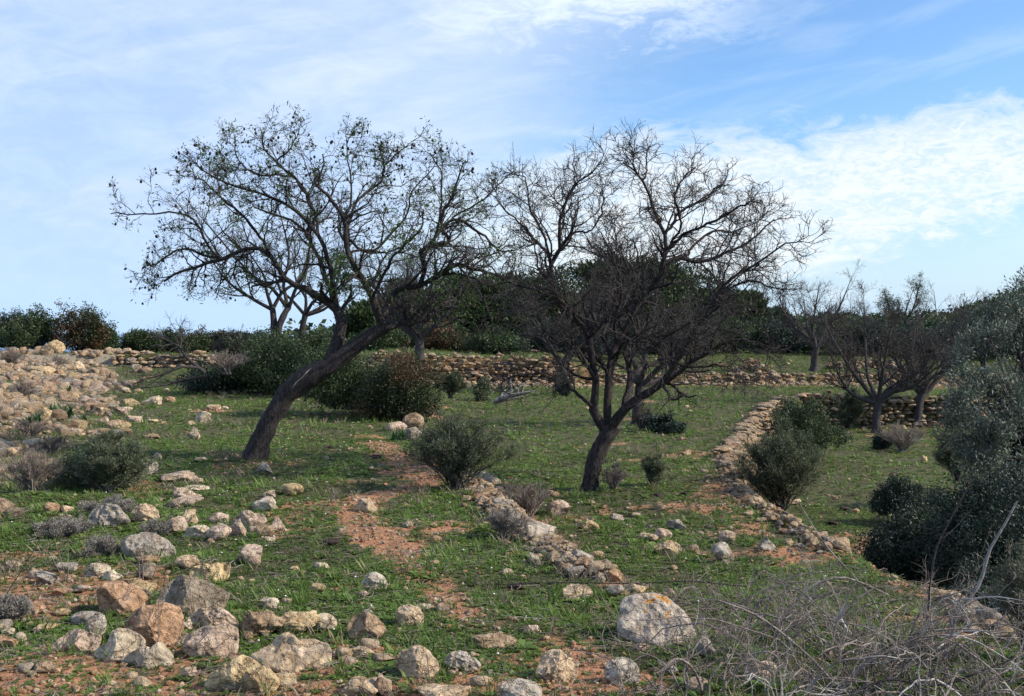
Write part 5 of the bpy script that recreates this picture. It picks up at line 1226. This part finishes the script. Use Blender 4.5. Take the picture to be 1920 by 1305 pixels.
# scrub clothing the far hillside (one mass)
g = np.random.default_rng(260); N = 1500; y = g.uniform(52, 145, N); x = y * g.uniform(.08, .80, N)
x2 = np.concatenate([x, g.uniform(48, 75, 200) * g.uniform(-.16, .1, 200)]); y2 = np.concatenate([y, g.uniform(50, 75, 200)])
r = g.uniform(.5, 1.2, len(x2)); nb_ = 70
ce = np.stack([x2, y2, Hh(x2, y2, False) + r * .4], 1); u = unit(g.normal(size=(len(ce), nb_, 3))); pp = (ce[:, None] + u * (r[:, None] * (.6 + .4 * g.random((len(ce), nb_))))[..., None] * np.array((1.2, 1.2, .8))).reshape(-1, 3)
V, Fc = leaves(pp, .34, .7, g); tone_ = np.repeat(g.random(len(ce)), nb_) * .5 + g.random(len(pp)) * .45
o = stuff(link_mesh('scrub', V, Fc, M_lentisk, attrs={'rnd': np.repeat(tone_, 4)})); o['label'] = 'dark scrub covering the far hillside'

# squill plants
def straps(label, px, py, w_px, h_px, seed, n=26, dep=.5, name='squill_plant'):
    g = np.random.default_rng(seed); b = G(px, py); s_ = b[1] / F; W_, H_ = w_px * s_, h_px * s_; root = b
    bx = g.uniform(-.30, .30, n) * W_; by = g.uniform(-.3, .3, n) * W_ * dep; a = g.uniform(0, 6.28, n); L = H_ * g.uniform(.9, 1.5, n); out_ = g.uniform(.2, .75, n)
    tt = np.linspace(0, 1, 7)[None]; hx = L[:, None] * out_[:, None] * tt ** 1.5; zz = L[:, None] * (tt - .42 * out_[:, None] * tt ** 2.4) * .85
    c = np.stack([bx[:, None] + np.cos(a)[:, None] * hx, by[:, None] + np.sin(a)[:, None] * hx, zz], -1); sd_ = np.stack([-np.sin(a), np.cos(a), np.zeros(n)], -1)[:, None]
    wd = (.018 + .02 * H_) * (1 - tt ** 2.2)[..., None] + .001; V = np.stack([c - sd_ * wd, c + np.array((0, 0, -.006)), c + sd_ * wd], 2)
    idx = np.arange(n * 7 * 3).reshape(n, 7, 3); q = np.concatenate([np.stack([idx[:, :-1, i], idx[:, :-1, i + 1], idx[:, 1:, i + 1], idx[:, 1:, i]], -1).reshape(-1, 4) for i in (0, 1)])
    o = link_mesh(name, V.reshape(-1, 3), q, M_squill, attrs={'rnd': np.repeat(g.random(n), 21)}); o.location = tuple(b); tag(o, label, 'plant', 'strap-leaved plants')
for a_ in [('biggest clump of dark strap leaves among the rubble',114,784,72,28,301,46), ('clump of strap leaves left of the pointed tan stone',60,800,44,26,302,24), ('small tuft of strap leaves at the left edge',14,806,28,20,303,14), ('clump of strap leaves high on the far rubble',22,680,34,15,304,24), ('strap leaves beside the brown-faced block',127,737,28,17,305,16), ('bluish strap-leaved plant at the head of the bare patch',748,826,42,20,306,16), ('strap-leaved tuft right of the biggest clump',158,788,22,14,307,10)]: straps(*a_)

# bleached dead wood
b = P(955, 752, 26); root = empty('dead_wood', b, 'bleached fallen trunk with a raised stub in the middle distance', 'dead wood'); g = np.random.default_rng(310)
lp, lr = limb_paths([[(930,752,0,12),(945,744,0,10),(958,734,0,7),(957,718,0,5),(953,703,0,3)], [(938,748,0,12),(960,742,-.2,9),(985,736,-.3,6),(1003,733,-.3,3)], [(925,754,.1,9),(945,750,.1,8),(970,746,.1,4),(990,742,.1,2)], [(940,742,.1,7),(950,728,.2,5),(962,718,.2,2)]], 26, 12)
p2, r2, q = grow(lp, lr, np.arange(4), 4, .15, .45, 4, (25, 60), .1, .25, .3, .4, .006, None, g); V, Fc = join([knob(lp, lr, g, .15, 8), tubes(p2, r2, 4)]); link_mesh('branches', V - b, Fc, M_dead, root)

# ------------------------------------------------------------------ foreground brambles and stalks
def bramble(label, px, py, w_m, d_m, h_m, seed, n=44, lean=0.0):
    g = np.random.default_rng(seed); b = G(px, py); root = empty('bramble', b, label, 'bramble', 'dry bramble thickets in the foreground')
    L = []
    for k in range(n):
        x0, y0 = g.normal() * w_m * .25, g.normal() * d_m * .25; a = g.uniform(0, 6.28); ln = g.uniform(.5, 1.25) * w_m * .62; h = h_m * g.uniform(.3, 1.05)
        ex, ey = x0 + np.cos(a) * ln + lean * h, y0 + np.sin(a) * ln * .55
        drop = g.choice((0.0, .55, .9))
        pt = [(x0, y0, -.03), (x0 + (ex - x0) * .25, y0 + (ey - y0) * .22, h * .72), (x0 + (ex - x0) * .62, y0 + (ey - y0) * .6, h), (ex, ey, h * (1 - drop) + .02)]
        q = spline(pt, 14); q[1:] += np.cumsum(g.normal(size=(13, 3)) * .008, 0); L.append(q)
    lp = np.array(L); lr = (g.uniform(.0030, .0070, n)[:, None] * np.linspace(1.1, .45, 14)[None])
    p2, r2, q = grow(lp, lr, np.arange(n), 6, .08, .42, 5, (20, 60), .12, .20, .15, .55, .0021, None, g); p3, r3, q = grow(p2, r2, q, 4, .03, .14, 3, (25, 75), .05, .25, .2, .6, .0014, None, g)
    V, Fc = tubes(lp, lr, 6); link_mesh('canes', V, Fc, M_cane, root)
    V, Fc = join([tubes(p2, r2, 4), tubes(p3, r3, 3)]); link_mesh('twigs', V, Fc, M_dryt if seed % 2 else M_cane, root)
bramble('pale tangled bramble directly right of the great slab', 1450, 1210, 1.0, .8, .42, 401, 26)
bramble('wide greyish bramble in the bottom centre-right, nearest the viewer', 1560, 1330, 1.6, .8, .46, 403, 38)
bramble('low bramble sprawling along the bottom right corner', 1830, 1340, 1.5, .8, .42, 404, 38)
bramble('arching bramble between the pale tangle and the forked pale stick', 1620, 1215, 1.2, .7, .40, 405, 20)
bramble('sparse bramble canes trailing at the bottom left of the bramble area', 1330, 1320, .8, .5, .22, 406, 18)

def stick(name, label, limbs, d, material, cat, seed, tw=4, tl=.16, group=None, rmin=.0015):
    g = np.random.default_rng(seed); lp, lr = limb_paths(limbs, d, 14); parts = [tubes(lp, lr, 7)]
    if tw:
        p2, r2, _ = grow(lp, lr, np.arange(len(lp)), tw, tl * .3, tl, 4, (25, 55), .1, .2, .2, .45, rmin, None, g); parts.append(tubes(p2, r2, 4))
    V, Fc = join(parts); b = lp[0, 0].copy(); o = link_mesh(name, V - b, Fc, material); o.location = tuple(b); return tag(o, label, cat, group)
SG = 'single stalks standing in the foreground'
def gd(px, py): return float(G(px, py)[1])
stick('stick', 'thick pale stick leaning right, tallest of the foreground stalks', [[(1768,1235,0,13),(1782,1200,0,10),(1796,1148,0,8),(1835,1098,0,8),(1856,1030,0,7),(1880,990,0,6),(1907,940,0,4)], [(1770,1232,0,8),(1775,1195,.02,6),(1786,1160,.04,5),(1790,1150,.04,4)]], 6.2, M_dead, 'stick', 501, 5, .16, SG)
stick('stalk', 'tall reddish-brown stalk left of the thick pale stick', [[(1737,1215,0,5),(1742,1120,0,5),(1752,1040,0,5),(1768,1000,0,4),(1800,940,0,4),(1832,885,0,2)], [(1768,1010,0,3),(1795,985,.02,2.5),(1822,955,.03,1.5)]], 6.5, M_bark2, 'stalk', 502, 4, .10, SG)
stick('stalk', 'thin yellowish-green stalk between the reddish stalk and the pale stick', [[(1785,1160,0,2.5),(1808,1105,0,2.5),(1835,1050,0,2.2),(1860,985,0,1.5)]], 6.4, M_drygr, 'stalk', 503, 0, group=SG)
stick('cane', 'long thin pale cane arching down to the right over the grass', [[(1498,942,0,2),(1545,1018,0,3),(1600,1080,0,3.5),(1640,1130,0,4),(1655,1180,0,4),(1652,1215,0,4)]], 6.6, M_cane, 'cane', 504, 0, group=SG)
stick('cane', 'pale bowed cane forming an arch above the bramble', [[(1435,1185,0,5),(1490,1130,0,5),(1530,1095,0,5),(1580,1083,0,5),(1620,1095,0,4),(1665,1115,0,3)]], 6.0, M_cane, 'cane', 505, 5, .15, SG)
stick('cane', 'straight pale cane rising to the right out of the bramble', [[(1490,1305,0,6),(1555,1220,0,6),(1570,1160,0,5),(1605,1125,0,5),(1650,1097,0,3)], [(1570,1160,0,4),(1588,1120,0,3),(1604,1092,0,2)]], 5.6, M_cane, 'cane', 506, 4, .15, SG)
stick('cane', 'long cane falling diagonally across the bottom bramble', [[(1345,1125,0,4),(1420,1155,0,5),(1500,1215,0,5),(1560,1275,0,5),(1610,1320,0,5)]], 5.4, M_cane, 'cane', 507, 5, .15, SG)
stick('cane', 'dark cane crossing the lower right corner', [[(1560,1320,0,6),(1660,1275,0,6),(1760,1285,0,5),(1860,1250,0,4),(1900,1235,0,3)]], 5.2, M_bark2, 'cane', 508, 6, .2, SG)
stick('cane', 'thin dark stem lying across the grass left of the great slab', [[(930,1096,0,2.5),(1060,1092,0,2.5),(1180,1094,0,2.5),(1290,1090,0,3),(1400,1100,0,3)]], 7.0, M_bark, 'cane', 509, 3, .15, SG)
stick('cane', 'dark bent twig on the slope below the great slab', [[(1215,1276,0,4),(1262,1245,0,5),(1310,1225,0,4),(1345,1195,0,3),(1380,1170,0,2)]], 5.3, M_cane, 'cane', 510, 4, .12, SG)
stick('stalk', 'yellow stalk slanting over the heather at the far left', [[(2,1130,0,2.5),(40,1070,0,2.5),(75,1010,0,2.5),(96,960,0,1.5)]], 6.6, M_drygr, 'stalk', 511, 0, group=SG)
for k, (px, py, tx, ty, l_) in enumerate([(122,1096,92,1035,'left outer stalk of the pale dead tuft'), (124,1096,112,1040,'second stalk of the pale dead tuft'), (127,1096,127,1022,'tallest stalk of the pale dead tuft'), (130,1096,140,1055,'right outer stalk of the pale dead tuft'), (262,1088,258,1030,'thin stalk in front of the purple-grey block'), (268,1090,266,1040,'short white stalk by the purple-grey block'), (283,1094,296,1052,'stalk leaning right above the dark grey boulder'), (240,1078,224,1036,'stalk leaning left beside the big blue-grey boulder'),
      (296,1225,297,1130,'upright thin stalk in front of the rust-orange boulder'), (318,1245,345,1160,'dark seed stalk beside the broad tan stone'), (335,1240,392,1185,'leaning seed stalk across the broad tan stone'), (808,1310,800,1228,'brown stalk at the bottom in front of the rough tan boulder'), (935,1310,946,1235,'brown dry bundle stalk at the bottom edge'), (928,1310,938,1245,'second brown stalk at the bottom edge'), (916,1312,905,1262,'pale grass stalk at the bottom left of the brown ones'), (242,788,239,764,'fine pale stalk in the field beyond the left bush'), (275,802,276,772,'second fine pale stalk in the field beyond the left bush')]):
    d_ = gd((px), min(py, 1300)); stick('stalk', l_, [[(px, py, 0, 2.6), ((px + tx) / 2 + 1, (py + ty) / 2, 0, 2.2), (tx, ty, 0, 1.4)]], d_, M_dryt, 'stalk', 520 + k, 0, group='small dry stalks')

# ------------------------------------------------------------------ ground cover
g = np.random.default_rng(600)
def rosette(seed, k=7):
    g = np.random.default_rng(seed); a = np.linspace(0, 6.28, k, endpoint=False) + g.normal(size=k) * .3; L = g.uniform(.35, .6, k); up = g.uniform(.08, .5, k); V = []
    for a_, l, u_ in zip(a, L, up):
        c, s = math.cos(a_), math.sin(a_); w_ = l * .30
        V += [(0, 0, .02), (c * l * .6 - s * w_, s * l * .6 + c * w_, u_ * .7), (c * l, s * l, u_ * .8), (c * l * .6 + s * w_, s * l * .6 - c * w_, u_ * .7)]
    return np.array(V)
def blades(seed, k=7, w_=.045, so_=.7):
    g = np.random.default_rng(seed); V = []
    for j in range(k):
        a_ = g.uniform(0, 6.28); l = g.uniform(.6, 1.15); o_ = g.uniform(.15, so_) * l; c, s = math.cos(a_), math.sin(a_); x0, y0 = g.normal() * .16, g.normal() * .16
        V += [(x0 - s * w_, y0 + c * w_, 0), (x0 + s * w_, y0 - c * w_, 0), (x0 + c * o_ * .5 + s * w_ * .7, y0 + s * o_ * .5 - c * w_ * .7, l * .6), (x0 + c * o_, y0 + s * o_, l * .95)]
    return np.array(V)
tR = [rosette(700 + i) for i in range(10)]; tB = [blades(720 + i) for i in range(8)]; tD = [blades(740 + i, 7, .013, .9) for i in range(8)]; fR = np.arange(28).reshape(7, 4)
def cover(N, y0, y1, seed, half=.62, pw=1.0):
    g = np.random.default_rng(seed); y = np.sqrt(y0 ** 2 + (y1 ** 2 - y0 ** 2) * g.random(N) ** pw); x = y * g.uniform(-half, half, N)
    pat = ss(.36, .56, fbm(x * 1.5, y * 1.5, 44)) * .65 + .35 * ss(.3, .6, fbm(x * 5.5, y * 5.5, 45, 3))
    dn = np.clip((1 - .93 * soil(x, y)) * (1 - .62 * rocky(x, y)) * (.16 + .95 * pat), .01, 1)
    k = dn > g.random(N); return x[k], y[k], pat[k], g
Vs, Fs, Rn, off = [], [], [], 0
for N, y0, y1, sz, seed, bl in ((95000, 4.1, 9, .040, 1, .10), (100000, 9, 17, .055, 2, .08), (84000, 17, 50, .11, 3, .12), (3500, 4.1, 12, .075, 4, 1.0), (3500, 4.1, 16, .11, 5, .1)):
    x, y, pat, g = cover(N, y0, y1, 610 + seed); s = sz * g.uniform(.55, 1.35, len(x)); z = Hh(x, y); isb = g.random(len(x)) < bl
    for sel, tm, hf in ((~isb, tR, .8), (isb, tB, 1.0)):
        if not sel.any(): continue
        V, Fc, iid = scatter(tm, fR, np.stack([x[sel], y[sel], z[sel]], 1), np.stack([s[sel], s[sel], s[sel] * hf], 1), rotz(g.uniform(0, 6.28, sel.sum())), g.integers(0, len(tm), sel.sum()))
        hue = np.clip(.10 + .42 * pat[sel] + .40 * g.random(sel.sum()) - .1 + (g.random(sel.sum()) < .06) * .5, 0, 1)
        Vs.append(V); Fs.append(Fc + off); Rn.append(hue[iid]); off += len(V)
o = stuff(link_mesh('grass', np.concatenate(Vs), np.concatenate(Fs), M_herb, attrs={'rnd': np.concatenate(Rn)})); o['label'] = 'short green herbs and grass covering the terraces'
# dry grass wisps, thicker round the walls and bushes
g = np.random.default_rng(640); x, y = polar(90000, g, 4.2, 45, .6); s2 = sdist(x, y, EDGE2)
m = .014 + .17 * ss(.58, .70, fbm(x * .55, y * .55, 47)) + .12 * ss(2.5, .3, np.abs(s2 - .8)) * ss(14, 20, y) + .40 * rocky(x, y) + .05 * ss(.9, .2, np.abs(sdist(x, y, EDGE1) - .1)); k = m > g.random(len(x)); x, y = x[k], y[k]
s = .075 * g.uniform(.6, 1.5, len(x)) * (1 + y * .012)
V, Fc, iid = scatter(tD, fR, np.stack([x, y, Hh(x, y)], 1), np.stack([s, s, s], 1), rotz(g.uniform(0, 6.28, len(x))), g.integers(0, 8, len(x)))
o = stuff(link_mesh('dry_grass', V, Fc, M_drygr, attrs={'rnd': g.random(len(x))[iid]})); o['label'] = 'wisps of dry straw-coloured grass in the field'
# twig litter on the soil
g = np.random.default_rng(650); x, y = polar(9000, g, 4.2, 16, .6); n_ = len(x); a = g.uniform(0, 6.28, n_); L = g.uniform(.03, .16, n_); z = Hh(x, y) + .012
q = np.stack([np.stack([x, y, z], 1), np.stack([x + np.cos(a) * L * .5, y + np.sin(a) * L * .5, z + g.random(n_) * .02], 1), np.stack([x + np.cos(a + .3) * L, y + np.sin(a + .3) * L, z + g.random(n_) * .02], 1)], 1)
V, Fc = tubes(q, np.full((n_, 3), .0018) * g.uniform(.6, 1.5, (n_, 1)), 3); o = stuff(link_mesh('twig_litter', V, Fc, M_dryt)); o['label'] = 'broken dry twigs strewn over the ground'
# tiny white flowers
g = np.random.default_rng(660); x, y, pat, g = cover(900, 4.1, 22, 661); s = .009 * (1 + y * .03); V0, F0 = ico(1)
V, Fc, _ = scatter([V0], F0, np.stack([x, y, Hh(x, y) + .03], 1), np.stack([s, s, s * .5], 1) * .7, rotz(g.uniform(0, 6, len(x))), np.zeros(len(x), int))
mw, n, b = mat('white petals', .6); b.inputs['Base Color'].default_value = (.75, .75, .72, 1)
o = stuff(link_mesh('wild_flowers', V, Fc, mw)); o['label'] = 'tiny white flowers dotted in the grass'
